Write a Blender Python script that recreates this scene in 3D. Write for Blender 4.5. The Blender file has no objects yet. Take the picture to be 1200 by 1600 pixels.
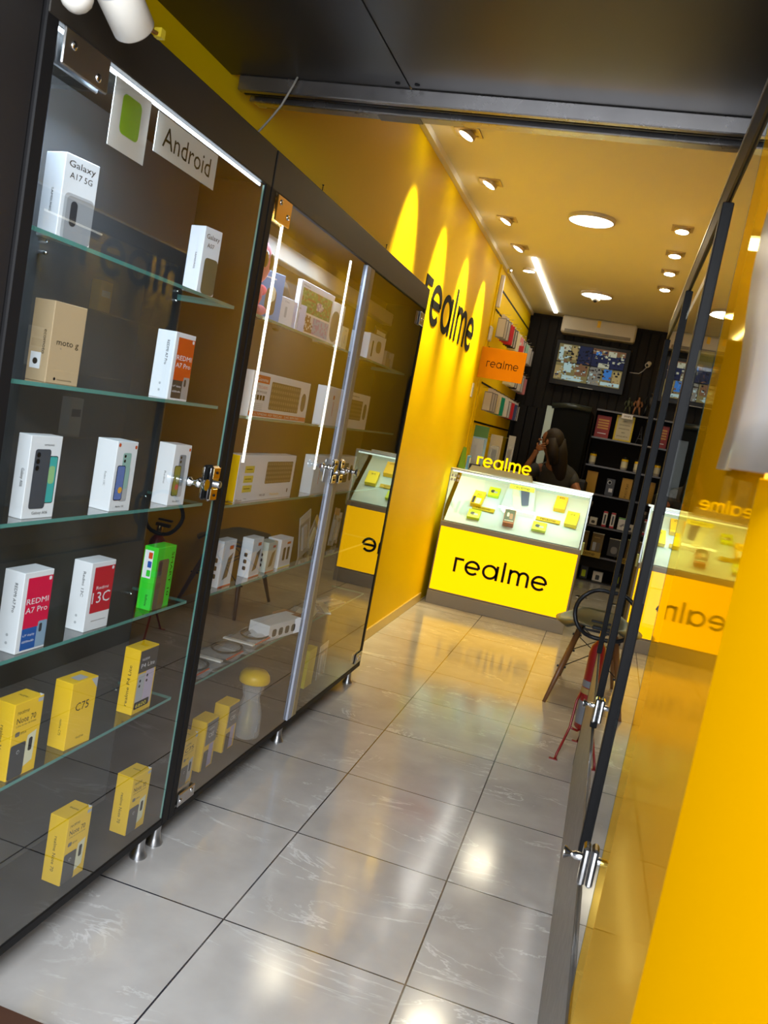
import bpy, math, random
from mathutils import Vector, Matrix
random.seed(7)
sc = bpy.context.scene
col = sc.collection
R_ = math.radians
# ------------------------------------------------------------ camera
CAMP = Vector((0, 0, 1.5379))
Rt = Vector((0.94696764, 0.2644971, 0.18246525)); Up = Vector((-0.20506328, 0.06026343, 0.97689169)); Fw = Vector((-0.24738904, 0.96250174, -0.11130616))
cam = bpy.data.cameras.new('camera'); cam_o = bpy.data.objects.new('camera', cam); col.objects.link(cam_o)
cam_o.matrix_world = Matrix(((Rt.x, Up.x, -Fw.x, CAMP.x), (Rt.y, Up.y, -Fw.y, CAMP.y), (Rt.z, Up.z, -Fw.z, CAMP.z), (0, 0, 0, 1)))
cam.sensor_fit = 'AUTO'; cam.sensor_width = 36; cam.lens = 1313.8 / 1600 * 36; cam.clip_start = 0.05
cam.dof.use_dof = True; cam.dof.focus_distance = 3.2; cam.dof.aperture_fstop = 10
sc.camera = cam_o
# ------------------------------------------------------------ view, world, lights
vs = sc.view_settings; vs.view_transform = 'Standard'; vs.look = 'None'; vs.gamma = 1; vs.use_curve_mapping = False; vs.exposure = 0.1
w = bpy.data.worlds.new('world'); sc.world = w; w.use_nodes = True
w.node_tree.nodes['Background'].inputs[0].default_value = (0.75, 0.85, 1, 1); w.node_tree.nodes['Background'].inputs[1].default_value = 0.25
def light(name, kind, loc, energy, color=(1, 1, 1), aim=None, rot=None, **k):
    l = bpy.data.lights.new(name, kind); l.energy = energy; l.color = color
    for a, b in k.items(): setattr(l, a, b)
    o = bpy.data.objects.new(name, l); col.objects.link(o); o.location = loc
    if aim is not None: o.rotation_euler = (Vector(aim) - Vector(loc)).to_track_quat('-Z', 'Y').to_euler()
    if rot: o.rotation_euler = rot
    return o
COOL = (0.86, 0.93, 1.0); WARM = (1.0, 0.85, 0.46)
# the ceiling lamps of the passage in front of the shop, behind the camera
light('passage_lamp', 'AREA', (0.0, -0.5, 2.75), 150, COOL, (-0.8, 1.8, 0.8), shape='RECTANGLE', size=1.6, size_y=0.4)
# added fill light from behind the camera, brightens cartons and amber panels
light('passage_fill', 'AREA', (-0.1, -2.4, 1.7), 210, COOL, (-0.6, 2.0, 1.0), shape='RECTANGLE', size=4.0, size_y=2.0)
SPOT_L = [4.756, 5.631, 6.51, 7.373]; SPOT_R = [6.21, 6.932, 7.579, 8.271]
for y in SPOT_L: light('wall_washer_beam', 'SPOT', (-1.145, y, 3.11), 290, WARM, (-1.39, y, 2.31), spot_size=R_(48), spot_blend=1.0, shadow_soft_size=0.04)
for y in SPOT_R: light('downlight_beam', 'SPOT', (0.115, y, 3.11), 36, WARM, (0.16, y, 0), spot_size=R_(95), spot_blend=0.8, shadow_soft_size=0.04)
light('round_lamp_glow', 'AREA', (-0.503, 6.22, 3.125), 7, (1, .88, .62), (-0.503, 6.22, 0), shape='DISK', size=0.33)
light('round_lamp_glow', 'AREA', (-0.525, 9.05, 3.125), 8, (1, .88, .62), (-0.525, 9.05, 0), shape='DISK', size=0.33)
# ------------------------------------------------------------ materials
def nt(name):
    m = bpy.data.materials.new(name); m.use_nodes = True; t = m.node_tree
    return m, t, t.nodes['Principled BSDF']
_mc = {}
def M(name, c, rough=0.5, metal=0.0, emit=0.0, ec=None, spec=0.5, coat=0.0, alpha=1.0, trans=0.0, noise=0.0, ns=40):
    if name in _mc: return _mc[name]
    m, t, b = nt(name)
    b.inputs['Base Color'].default_value = (*c, 1); b.inputs['Roughness'].default_value = rough; b.inputs['Metallic'].default_value = metal
    b.inputs['Specular IOR Level'].default_value = spec; b.inputs['Coat Weight'].default_value = coat; b.inputs['Alpha'].default_value = alpha
    b.inputs['Transmission Weight'].default_value = trans
    if emit: b.inputs['Emission Color'].default_value = (*(ec or c), 1); b.inputs['Emission Strength'].default_value = emit
    if noise:
        tc = t.nodes.new('ShaderNodeTexCoord'); n = t.nodes.new('ShaderNodeTexNoise'); n.inputs['Scale'].default_value = ns; n.inputs['Detail'].default_value = 4
        mr = t.nodes.new('ShaderNodeMapRange'); mr.inputs[3].default_value = max(0, rough - noise); mr.inputs[4].default_value = min(1, rough + noise)
        t.links.new(tc.outputs['Object'], n.inputs['Vector']); t.links.new(n.outputs[0], mr.inputs[0]); t.links.new(mr.outputs[0], b.inputs['Roughness'])
    _mc[name] = m; return m
def glass(name, tint, ior=1.5, rough=0.0, gcol=(1, 1, 1)):
    """thin pane: two-surface Fresnel reflection over a tinted clear body"""
    m, t, b = nt(name); N = t.nodes; L = t.links; N.remove(b); out = N['Material Output']
    fr = N.new('ShaderNodeFresnel'); geo = N.new('ShaderNodeNewGeometry'); mr = N.new('ShaderNodeMapRange')
    mr.inputs[3].default_value = ior; mr.inputs[4].default_value = 1 / ior; L.new(geo.outputs['Backfacing'], mr.inputs[0]); L.new(mr.outputs[0], fr.inputs[0])   # both faces of the pane meet air
    a = N.new('ShaderNodeMath'); a.operation = 'MULTIPLY'; a.inputs[1].default_value = 2
    d = N.new('ShaderNodeMath'); d.operation = 'ADD'; d.inputs[1].default_value = 1
    q = N.new('ShaderNodeMath'); q.operation = 'DIVIDE'
    L.new(fr.outputs[0], a.inputs[0]); L.new(fr.outputs[0], d.inputs[0]); L.new(a.outputs[0], q.inputs[0]); L.new(d.outputs[0], q.inputs[1])
    tr = N.new('ShaderNodeBsdfTransparent'); tr.inputs[0].default_value = (*tint, 1)
    gl = N.new('ShaderNodeBsdfGlossy'); gl.inputs['Roughness'].default_value = rough; gl.inputs[0].default_value = (*gcol, 1)
    mx = N.new('ShaderNodeMixShader'); L.new(q.outputs[0], mx.inputs[0]); L.new(tr.outputs[0], mx.inputs[1]); L.new(gl.outputs[0], mx.inputs[2]); L.new(mx.outputs[0], out.inputs[0])
    return m
pane = glass('door_glass', (0.93, 0.95, 0.94), 1.52)
case_glass = glass('case_glass', (0.96, 0.98, 0.97), 1.45)
shelf_glass = glass('shelf_glass', (0.80, 0.88, 0.86), 1.5)
bagplastic = M('clear_plastic', (0.75, 0.77, 0.80), 0.22, alpha=0.32)
smoke_plastic = glass('cloudy_plastic', (0.62, 0.58, 0.55), 1.5, 0.25)
edge_green = M('glass_edge', (0.10, 0.30, 0.27), 0.15, emit=0, spec=0.6)
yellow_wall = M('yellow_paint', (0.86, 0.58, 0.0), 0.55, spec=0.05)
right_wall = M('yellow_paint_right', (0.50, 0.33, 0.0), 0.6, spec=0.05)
ceil_mat = M('ceiling_paint', (0.82, 0.77, 0.58), 0.7)
black_frame = M('black_aluminium', (0.009, 0.0085, 0.009), 0.5, spec=0.12)
brown_fascia = M('dark_brown_laminate', (0.030, 0.025, 0.020), 0.45, spec=0.3)
unit_brown = M('shelf_laminate', (0.012, 0.010, 0.008), 0.6, spec=0.12)
dark_panel = M('near_black_panel', (0.012, 0.010, 0.010), 0.5)
back_mat = M('cabinet_back', (0.075, 0.073, 0.075), 0.6, spec=0.2)
black = M('black_plastic', (0.010, 0.010, 0.011), 0.4, spec=0.25)
ink = M('black_ink', (0.006, 0.006, 0.007), 0.6, spec=0.1)
chrome = M('chrome', (0.75, 0.75, 0.77), 0.12, 1.0)
steel = M('brushed_steel', (0.45, 0.45, 0.46), 0.33, 1.0, noise=0.08)
brass = M('gold_metal', (0.80, 0.58, 0.22), 0.2, 1.0)
alu = M('anodised_aluminium', (0.42, 0.44, 0.52), 0.6, 0.3)
white = M('white_card', (0.80, 0.82, 0.86), 0.45)
offw = M('off_white_plastic', (0.75, 0.72, 0.66), 0.4)
yel = M('yellow_card', (0.90, 0.56, 0.0), 0.42)
yelbright = M('bright_yellow_card', (0.95, 0.78, 0.0), 0.4)
lime = M('lime_card', (0.60, 0.75, 0.0), 0.4)
kraft = M('kraft_card', (0.50, 0.36, 0.21), 0.65)
red = M('red_print', (0.55, 0.01, 0.03), 0.4)
crimson = M('crimson_print', (0.70, 0.005, 0.06), 0.4)
orange = M('orange_print', (0.62, 0.075, 0.01), 0.4)
orsign = M('orange_sign', (0.75, 0.27, 0.0), 0.6, spec=0.1)
green = M('green_card', (0.03, 0.62, 0.03), 0.4)
blue = M('blue_print', (0.015, 0.10, 0.38), 0.4)
grey = M('grey_print', (0.16, 0.16, 0.17), 0.45)
dgrey = M('dark_grey_print', (0.04, 0.04, 0.045), 0.4)
lgrey = M('light_grey_print', (0.45, 0.47, 0.50), 0.4)
teal = M('teal_print', (0.02, 0.45, 0.45), 0.4)
mint = M('mint_print', (0.30, 0.50, 0.45), 0.4)
lav = M('lavender_print', (0.45, 0.40, 0.65), 0.4)
skyp = M('sky_print', (0.10, 0.30, 0.60), 0.4)
cream = M('cream_print', (0.75, 0.72, 0.50), 0.4)
taupe = M('taupe_print', (0.16, 0.13, 0.09), 0.35)
pink = M('pink_plush', (0.80, 0.25, 0.32), 0.9)
pinkd = M('pink_fabric', (0.65, 0.10, 0.18), 0.9)
counter_grey = M('counter_grey', (0.22, 0.20, 0.16), 0.45)
tray_white = M('tray_white', (0.60, 0.72, 0.70), 0.5, spec=0.2)
lit_yellow = M('backlit_yellow', (0.35, 0.22, 0.0), 0.5, emit=1.35, ec=(1.0, 0.53, 0.0), spec=0.05)
lit_letters = M('lit_yellow_letters', (0.5, 0.35, 0.0), 0.5, emit=1.1, ec=(1.0, 0.66, 0.0), spec=0.1)
lamp_face = M('lamp_diffuser', (1, 1, 1), 0.5, emit=22, ec=(1, 0.96, 0.9))
lamp_big = M('round_lamp_diffuser', (1, 1, 1), 0.5, emit=3.5, ec=(0.97, 0.98, 1.0))
led_mat = M('led_strip', (1, 1, 1), 0.5, emit=2.2, ec=(1, 0.95, 0.80))
led_cool = M('led_cool', (1, 1, 1), 0.5, emit=5.0, ec=(0.75, 0.87, 1))
led_case = M('led_case', (1, 1, 1), 0.5, emit=1.6, ec=(0.75, 1, 0.90))
wood_leg = M('beech_leg', (0.16, 0.07, 0.025), 0.4)
ext_red = M('extinguisher_red', (0.22, 0.010, 0.008), 0.3)
skin = M('skin', (0.17, 0.07, 0.035), 0.6, spec=0.2)
hair_m = M('dark_hair', (0.010, 0.006, 0.005), 0.65, spec=0.25)
shirt = M('black_shirt', (0.012, 0.012, 0.013), 0.8)
def amber_gloss():
    m, t, b = nt('amber_gloss_panel'); N = t.nodes; L = t.links; N.remove(b)
    d = N.new('ShaderNodeBsdfDiffuse'); d.inputs[0].default_value = (0.72, 0.30, 0.0, 1); g_ = N.new('ShaderNodeBsdfGlossy'); g_.inputs[0].default_value = (1.0, 0.78, 0.20, 1); g_.inputs['Roughness'].default_value = 0.03
    lw = N.new('ShaderNodeFresnel'); lw.inputs[0].default_value = 1.75
    mx = N.new('ShaderNodeMixShader'); sc_ = N.new('ShaderNodeMath'); sc_.operation = 'MULTIPLY'; sc_.inputs[1].default_value = 0.95; L.new(lw.outputs[0], sc_.inputs[0]); L.new(sc_.outputs[0], mx.inputs[0]); L.new(d.outputs[0], mx.inputs[1]); L.new(g_.outputs[0], mx.inputs[2]); L.new(mx.outputs[0], N['Material Output'].inputs[0]); return m
right_yellow = amber_gloss()
amber_solid = M('amber_panel', (1.0, 0.46, 0.0), 0.8, spec=0.0)
def wood_back():
    m, t, b = nt('dark_slatted_wood'); N = t.nodes; L = t.links
    tc = N.new('ShaderNodeTexCoord'); mp = N.new('ShaderNodeMapping'); mp.inputs['Scale'].default_value = (30, 30, 1.2)
    n = N.new('ShaderNodeTexNoise'); n.inputs['Scale'].default_value = 2.5; n.inputs['Detail'].default_value = 6
    cr = N.new('ShaderNodeValToRGB'); cr.color_ramp.elements[0].color = (0.006, 0.005, 0.004, 1); cr.color_ramp.elements[1].color = (0.018, 0.014, 0.010, 1)
    L.new(tc.outputs['Object'], mp.inputs[0]); L.new(mp.outputs[0], n.inputs[0]); L.new(n.outputs[0], cr.inputs[0]); L.new(cr.outputs[0], b.inputs['Base Color'])
    b.inputs['Roughness'].default_value = 0.6; b.inputs['Specular IOR Level'].default_value = 0.2; return m
wood_dark = wood_back()
def floor_mat():
    m, t, b = nt('polished_porcelain_tiles'); N = t.nodes; L = t.links
    tc = N.new('ShaderNodeTexCoord'); sep = N.new('ShaderNodeSeparateXYZ'); L.new(tc.outputs['Object'], sep.inputs[0])
    def axis(out, off, size, gw):
        s = N.new('ShaderNodeMath'); s.operation = 'SUBTRACT'; s.inputs[1].default_value = off; L.new(out, s.inputs[0])
        d = N.new('ShaderNodeMath'); d.operation = 'DIVIDE'; d.inputs[1].default_value = size; L.new(s.outputs[0], d.inputs[0])
        f = N.new('ShaderNodeMath'); f.operation = 'FLOOR'; L.new(d.outputs[0], f.inputs[0])
        pp = N.new('ShaderNodeMath'); pp.operation = 'PINGPONG'; pp.inputs[1].default_value = 0.5; L.new(d.outputs[0], pp.inputs[0])
        c = N.new('ShaderNodeMath'); c.operation = 'LESS_THAN'; c.inputs[1].default_value = gw / size / 2; L.new(pp.outputs[0], c.inputs[0])
        return f.outputs[0], c.outputs[0]
    fx, gx = axis(sep.outputs[0], -0.8163, 0.5627, 0.0055); fy, gy = axis(sep.outputs[1], 2.192, 0.6, 0.0055)
    g = N.new('ShaderNodeMath'); g.operation = 'MAXIMUM'; L.new(gx, g.inputs[0]); L.new(gy, g.inputs[1])
    cid = N.new('ShaderNodeCombineXYZ'); L.new(fx, cid.inputs[0]); L.new(fy, cid.inputs[1])
    wn = N.new('ShaderNodeTexWhiteNoise'); L.new(cid.outputs[0], wn.inputs[0])
    off = N.new('ShaderNodeVectorMath'); off.operation = 'SCALE'; off.inputs['Scale'].default_value = 13.0; L.new(wn.outputs['Color'], off.inputs[0])
    ad = N.new('ShaderNodeVectorMath'); ad.operation = 'ADD'; L.new(tc.outputs['Object'], ad.inputs[0]); L.new(off.outputs[0], ad.inputs[1])
    rot = N.new('ShaderNodeMapping'); rot.inputs['Rotation'].default_value = (0, 0, R_(38)); rot.inputs['Scale'].default_value = (1, 2.6, 1); L.new(ad.outputs[0], rot.inputs[0])
    # thin pale veins: band where a warped noise crosses its middle value
    v = N.new('ShaderNodeTexNoise'); v.inputs['Scale'].default_value = 1.5; v.inputs['Detail'].default_value = 7; v.inputs['Roughness'].default_value = 0.62; v.inputs['Distortion'].default_value = 0.9; L.new(rot.outputs[0], v.inputs[0])
    s = N.new('ShaderNodeMath'); s.operation = 'SUBTRACT'; s.inputs[1].default_value = 0.5; L.new(v.outputs[0], s.inputs[0])
    ab = N.new('ShaderNodeMath'); ab.operation = 'ABSOLUTE'; L.new(s.outputs[0], ab.inputs[0])
    vr = N.new('ShaderNodeMapRange'); vr.inputs[1].default_value = 0.0; vr.inputs[2].default_value = 0.013; vr.inputs[3].default_value = 1; vr.inputs[4].default_value = 0; L.new(ab.outputs[0], vr.inputs[0])
    mk = N.new('ShaderNodeTexNoise'); mk.inputs['Scale'].default_value = 3.0; mk.inputs['Detail'].default_value = 2; L.new(ad.outputs[0], mk.inputs[0])
    mkr = N.new('ShaderNodeMapRange'); mkr.inputs[1].default_value = 0.45; mkr.inputs[2].default_value = 0.62; L.new(mk.outputs[0], mkr.inputs[0])
    vv = N.new('ShaderNodeMath'); vv.operation = 'MULTIPLY'; L.new(vr.outputs[0], vv.inputs[0]); L.new(mkr.outputs[0], vv.inputs[1])
    cl = N.new('ShaderNodeTexNoise'); cl.inputs['Scale'].default_value = 5; cl.inputs['Detail'].default_value = 8; L.new(ad.outputs[0], cl.inputs[0])
    cr = N.new('ShaderNodeValToRGB'); cr.color_ramp.elements[0].position = 0.3; cr.color_ramp.elements[0].color = (0.37, 0.35, 0.33, 1); cr.color_ramp.elements[1].position = 0.7; cr.color_ramp.elements[1].color = (0.46, 0.44, 0.42, 1); L.new(cl.outputs[0], cr.inputs[0])
    m1 = N.new('ShaderNodeMix'); m1.data_type = 'RGBA'; m1.inputs[7].default_value = (0.62, 0.61, 0.60, 1); L.new(vv.outputs[0], m1.inputs[0]); L.new(cr.outputs[0], m1.inputs[6])
    m2 = N.new('ShaderNodeMix'); m2.data_type = 'RGBA'; m2.inputs[7].default_value = (0.02, 0.02, 0.03, 1); L.new(g.outputs[0], m2.inputs[0]); L.new(m1.outputs[2], m2.inputs[6])
    L.new(m2.outputs[2], b.inputs['Base Color'])
    rr = N.new('ShaderNodeMapRange'); b.inputs['Specular IOR Level'].default_value = 1.0; rr.inputs[3].default_value = 0.08; rr.inputs[4].default_value = 0.19; L.new(cl.outputs[0], rr.inputs[0]); L.new(rr.outputs[0], b.inputs['Roughness'])
    bp = N.new('ShaderNodeBump'); bp.inputs['Strength'].default_value = 0.12; bp.inputs['Distance'].default_value = 0.002; L.new(cl.outputs[0], bp.inputs['Height']); L.new(bp.outputs[0], b.inputs['Normal'])
    return m
floor_m = floor_mat()
# ------------------------------------------------------------ mesh builder
_tc = {}
def glyphs(s):
    if s not in _tc:
        cu = bpy.data.curves.new('t', 'FONT'); cu.body = s; cu.size = 1; cu.resolution_u = 2
        o = bpy.data.objects.new('t', cu); col.objects.link(o)
        dg = bpy.context.evaluated_depsgraph_get(); e = o.evaluated_get(dg); me = e.to_mesh()
        vs_ = [(v.co.x, v.co.y) for v in me.vertices]; fs = [tuple(p.vertices) for p in me.polygons]
        e.to_mesh_clear(); bpy.data.objects.remove(o); bpy.data.curves.remove(cu)
        xs = [v[0] for v in vs_] or [0]; ys = [v[1] for v in vs_] or [0]
        _tc[s] = (vs_, fs, min(xs), max(xs), min(ys), max(ys))
    return _tc[s]
def arc(cx, cy, r, a0, a1, n=20, ry=None):
    return [(cx + r * math.cos(R_(a0 + (a1 - a0) * i / n)), cy + (ry or r) * math.sin(R_(a0 + (a1 - a0) * i / n))) for i in range(n + 1)]
RM = [[(0.08, 0), (0.08, 0.93), (0.62, 0.93)], [(0.8, 0.5), (1.66, 0.5)], arc(1.23, 0.5, 0.43, 0, 318, 26), arc(2.4, 0.5, 0.43, 0, 360, 28), [(2.86, 0), (2.86, 1)],
      [(3.28, 0), (3.28, 1.38)], [(3.7, 0), (3.7, 1)], arc(3.99, 0.64, 0.29, 180, 0, 12) + [(4.28, 0)], arc(4.57, 0.64, 0.29, 180, 0, 12) + [(4.86, 0)], [(5.17, 0.5), (6.03, 0.5)], arc(5.6, 0.5, 0.43, 0, 318, 26)]
class MB:
    def __init__(s): s.v = []; s.f = []; s.mi = []; s.mats = []; s.sm = []
    def m(s, mat):
        if mat not in s.mats: s.mats.append(mat)
        return s.mats.index(mat)
    def add(s, vs_, fs, mat, smooth=False):
        b = len(s.v); s.v += [Vector(v) for v in vs_]; i = s.m(mat)
        for f in fs: s.f.append(tuple(b + k for k in f)); s.mi.append(i); s.sm.append(smooth)
        return s
    def box(s, x0, x1, y0, y1, z0, z1, mat, c=0.0, T=None):
        c = min(c, abs(x1 - x0) * .45, abs(y1 - y0) * .45, abs(z1 - z0) * .45)
        if c <= 0:
            vs_ = [(x, y, z) for x in (x0, x1) for y in (y0, y1) for z in (z0, z1)]
            fs = [(0, 1, 3, 2), (4, 6, 7, 5), (0, 4, 5, 1), (2, 3, 7, 6), (0, 2, 6, 4), (1, 5, 7, 3)]
        else:
            vs_ = []; idx = {}
            for ix, (x, dx) in enumerate(((x0, c), (x1, -c))):
                for iy, (y, dy) in enumerate(((y0, c), (y1, -c))):
                    for iz, (z, dz) in enumerate(((z0, c), (z1, -c))):
                        for a, p in enumerate(((x, y + dy, z + dz), (x + dx, y, z + dz), (x + dx, y + dy, z))):
                            idx[ix, iy, iz, a] = len(vs_); vs_.append(p)
            fs = []
            q = [(0, 0), (1, 0), (1, 1), (0, 1)]
            for k in (0, 1):
                fs.append([idx[k, a, b, 0] for a, b in (q if k else q[::-1])])
                fs.append([idx[a, k, b, 1] for a, b in (q[::-1] if k else q)])
                fs.append([idx[a, b, k, 2] for a, b in (q if k else q[::-1])])
            for a in (0, 1):
                for b in (0, 1):
                    fs.append([idx[a, b, 0, 0], idx[a, b, 0, 1], idx[a, b, 1, 1], idx[a, b, 1, 0]])
                    fs.append([idx[a, 0, b, 0], idx[a, 0, b, 2], idx[a, 1, b, 2], idx[a, 1, b, 0]])
                    fs.append([idx[0, a, b, 1], idx[0, a, b, 2], idx[1, a, b, 2], idx[1, a, b, 1]])
                    for d in (0, 1): fs.append([idx[a, b, d, 0], idx[a, b, d, 1], idx[a, b, d, 2]])
        if T is not None: vs_ = [T @ Vector(v) for v in vs_]
        return s.add(vs_, fs, mat)
    def quad(s, o, ux, uy, mat):
        o = Vector(o); ux = Vector(ux); uy = Vector(uy)
        return s.add([o, o + ux, o + ux + uy, o + uy], [(0, 1, 2, 3)], mat)
    def rrect(s, o, ux, uy, wd, ht, r, mat, n=5):
        """flat rounded rectangle, o = lower left"""
        o = Vector(o); ux = Vector(ux).normalized(); uy = Vector(uy).normalized(); r = min(r, wd * .49, ht * .49)
        pts = arc(wd - r, r, r, -90, 0, n) + arc(wd - r, ht - r, r, 0, 90, n) + arc(r, ht - r, r, 90, 180, n) + arc(r, r, r, 180, 270, n)
        return s.add([o + ux * a + uy * b for a, b in pts], [tuple(range(len(pts)))], mat)
    def text(s, t, o, ux, uy, h, mat, fitw=None, align='l', n=None, depth=0):
        """h = height of a capital; o = baseline start / centre"""
        vs_, fs, a, b, c, d = glyphs(t)
        if not vs_: return s
        ux = Vector(ux).normalized(); uy = Vector(uy).normalized(); o = Vector(o); k = h / 0.69; kx = k
        if fitw: kx = fitw / max(1e-6, b - a)
        x0 = a if align == 'l' else ((a + b) / 2 if align == 'c' else b)
        return s.add([o + ux * ((x - x0) * kx) + uy * (y * k) for x, y in vs_], fs, mat)
    def ribbon(s, paths, wd, o, ux, uy, k, mat, depth=0.0, kx=None):
        o = Vector(o); ux = Vector(ux).normalized(); uy = Vector(uy).normalized(); un = ux.cross(uy); kx = kx or k
        for P in paths:
            P = [Vector((p[0], p[1])) for p in P]; closed = (P[0] - P[-1]).length < 1e-4
            if closed: P = P[:-1]
            n = len(P); L_ = []; R2 = []
            for i in range(n):
                a = P[i - 1] if (i > 0 or closed) else None; b = P[(i + 1) % n] if (i < n - 1 or closed) else None
                d1 = (P[i] - a).normalized() if a is not None else None; d2 = (b - P[i]).normalized() if b is not None else None
                if d1 is None: d1 = d2
                if d2 is None: d2 = d1
                t = (d1 + d2).normalized(); nn = Vector((-t.y, t.x)); sc_ = wd / 2 / max(0.35, nn.dot(Vector((-d1.y, d1.x))))
                L_.append(P[i] + nn * sc_); R2.append(P[i] - nn * sc_)
            def W(p, z): return o + ux * (p.x * kx) + uy * (p.y * k) + un * z
            rng = range(n if closed else n - 1)
            if depth <= 0:
                s.add([W(p, 0) for p in L_] + [W(p, 0) for p in R2], [(n + i, n + (i + 1) % n, (i + 1) % n, i) for i in rng], mat)
            else:
                vs_ = [W(p, depth) for p in L_] + [W(p, depth) for p in R2] + [W(p, 0) for p in L_] + [W(p, 0) for p in R2]
                fs = []
                for i in rng:
                    j = (i + 1) % n
                    fs += [(n + i, n + j, j, i), (2 * n + i, 2 * n + j, 3 * n + j, 3 * n + i), (i, j, 2 * n + j, 2 * n + i), (n + j, n + i, 3 * n + i, 3 * n + j)]
                if not closed: fs += [(0, 2 * n, 3 * n, n), (n - 1, 2 * n - 1, 4 * n - 1, 3 * n - 1)]
                s.add(vs_, fs, mat)
        return s
    def lathe(s, prof, o, ax, mat, n=20, smooth=True, a0=0, a1=360):
        """prof = [(r, h)], along axis ax from o"""
        o = Vector(o); ax = Vector(ax).normalized(); u = ax.orthogonal().normalized(); v = ax.cross(u)
        vs_ = []; fs = []
        for r, h in prof:
            for i in range(n):
                a = 2 * math.pi * i / n; vs_.append(o + ax * h + u * (r * math.cos(a)) + v * (r * math.sin(a)))
        for k in range(len(prof) - 1):
            for i in range(n): j = (i + 1) % n; fs.append((k * n + i, k * n + j, (k + 1) * n + j, (k + 1) * n + i))
        s.add(vs_, fs, mat, smooth)
        if prof[0][0] > 1e-5: s.add([vs_[i] for i in range(n)], [tuple(range(n))[::-1]], mat)
        if prof[-1][0] > 1e-5: s.add([vs_[(len(prof) - 1) * n + i] for i in range(n)], [tuple(range(n))], mat)
        return s
    def tube(s, pts, r, mat, n=10, closed=False, radii=None):
        pts = [Vector(p) for p in pts]; m = len(pts); vs_ = []; fs = []; u = None
        for i, p in enumerate(pts):
            a = pts[i - 1] if (i > 0 or closed) else p; b = pts[(i + 1) % m] if (i < m - 1 or closed) else p
            t = (b - a).normalized()
            u = t.orthogonal().normalized() if u is None else (u - t * u.dot(t)).normalized()
            v = t.cross(u); rr = radii[i] if radii else r
            for k in range(n): an = 2 * math.pi * k / n; vs_.append(p + u * (rr * math.cos(an)) + v * (rr * math.sin(an)))
        for i in range(m if closed else m - 1):
            for k in range(n): j = (k + 1) % n; i2 = (i + 1) % m; fs.append((i * n + k, i * n + j, i2 * n + j, i2 * n + k))
        if not closed: fs += [tuple(range(n))[::-1], tuple((m - 1) * n + k for k in range(n))]
        return s.add(vs_, fs, mat, True)
    def ball(s, c, r, mat, sx=1, sy=1, sz=1, n=16):
        vs_ = []; fs = []; c = Vector(c)
        for i in range(n // 2 + 1):
            th = math.pi * i / (n // 2)
            for k in range(n): ph = 2 * math.pi * k / n; vs_.append(c + Vector((r * sx * math.sin(th) * math.cos(ph), r * sy * math.sin(th) * math.sin(ph), r * sz * math.cos(th))))
        for i in range(n // 2):
            for k in range(n): j = (k + 1) % n; fs.append((i * n + k, (i + 1) * n + k, (i + 1) * n + j, i * n + j))
        return s.add(vs_, fs, mat, True)
    def build(s, name, parent=None, label=None, cat=None, group=None, kind=None, local=False, solid=0):
        me = bpy.data.meshes.new(name)
        V = s.v; org = Vector((0, 0, 0))
        if parent is not None and not local: org = WL.get(parent, Vector((0, 0, 0))).copy()
        elif parent is None and kind != 'structure' and not local:
            xs = [v.x for v in V]; ys = [v.y for v in V]; zs = [v.z for v in V]; org = Vector(((min(xs) + max(xs)) / 2, (min(ys) + max(ys)) / 2, min(zs)))
        me.from_pydata([v - org for v in V], [], s.f); 
        for m_ in s.mats: me.materials.append(m_)
        me.polygons.foreach_set('material_index', s.mi); me.polygons.foreach_set('use_smooth', s.sm); me.update()
        o = bpy.data.objects.new(name, me); col.objects.link(o)
        if parent is not None: o.parent = parent; WL[o] = org
        else: o.location = org; WL[o] = org
        if label: o['label'] = label
        if cat: o['category'] = cat
        if group: o['group'] = group
        if kind: o['kind'] = kind
        if solid: md = o.modifiers.new('s', 'SOLIDIFY'); md.thickness = solid; md.offset = 0
        return o
WL = {}
def thing(name, label, cat, loc, rz=0, group=None):
    o = bpy.data.objects.new(name, None); o.empty_display_size = 0.05; col.objects.link(o); o.location = loc; o.rotation_euler = (0, 0, rz)
    o['label'] = label; o['category'] = cat
    if group: o['group'] = group
    WL[o] = Vector(loc); return o
X, Y, Z = Vector((1, 0, 0)), Vector((0, 1, 0)), Vector((0, 0, 1))
def struct(name, b): return b.build(name, kind='structure')
# ------------------------------------------------------------ the room
RW = 0.42
b = MB().box(-1.75, 1.6, -2.6, 11.1, -0.06, 0, floor_m); struct('floor', b)
b = MB().box(-1.51, -1.39, 1.0, 8.05, 0, 3.17, yellow_wall); struct('wall_left', b)
b = MB().box(-1.51, -1.39, 8.05, 10.94, 0, 3.17, yellow_wall)
struct('wall_left_rear', b)
b = MB().box(-1.39, -1.375, 8.02, 8.08, 1.0, 3.17, yellow_wall); struct('trim_1', b)
b = MB().box(-1.39, -1.378, 4.63, 7.2, 0, 0.075, M('skirting_tile', (0.55, 0.40, 0.10), 0.3)); struct('baseboard_left', b)  # yellow light on the skirting is put into the tile colour
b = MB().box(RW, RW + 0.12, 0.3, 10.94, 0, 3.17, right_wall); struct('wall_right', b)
b = MB().box(-1.51, RW + 0.12, 2.62, 10.94, 3.17, 3.27, ceil_mat); struct('ceiling', b)
b = MB().box(-1.39, -1.355, 4.0, 10.9, 3.13, 3.17, ceil_mat); struct('trim_2', b)
b = MB().box(-1.51, RW + 0.12, 10.94, 11.06, 0, 3.27, wood_dark)
for i in range(16):
    x = -1.36 + i * 0.113
    b.box(x, x + 0.105, 10.925, 10.945, 0.02, 3.13, wood_dark, 0.004)
struct('wall_back', b)
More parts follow.
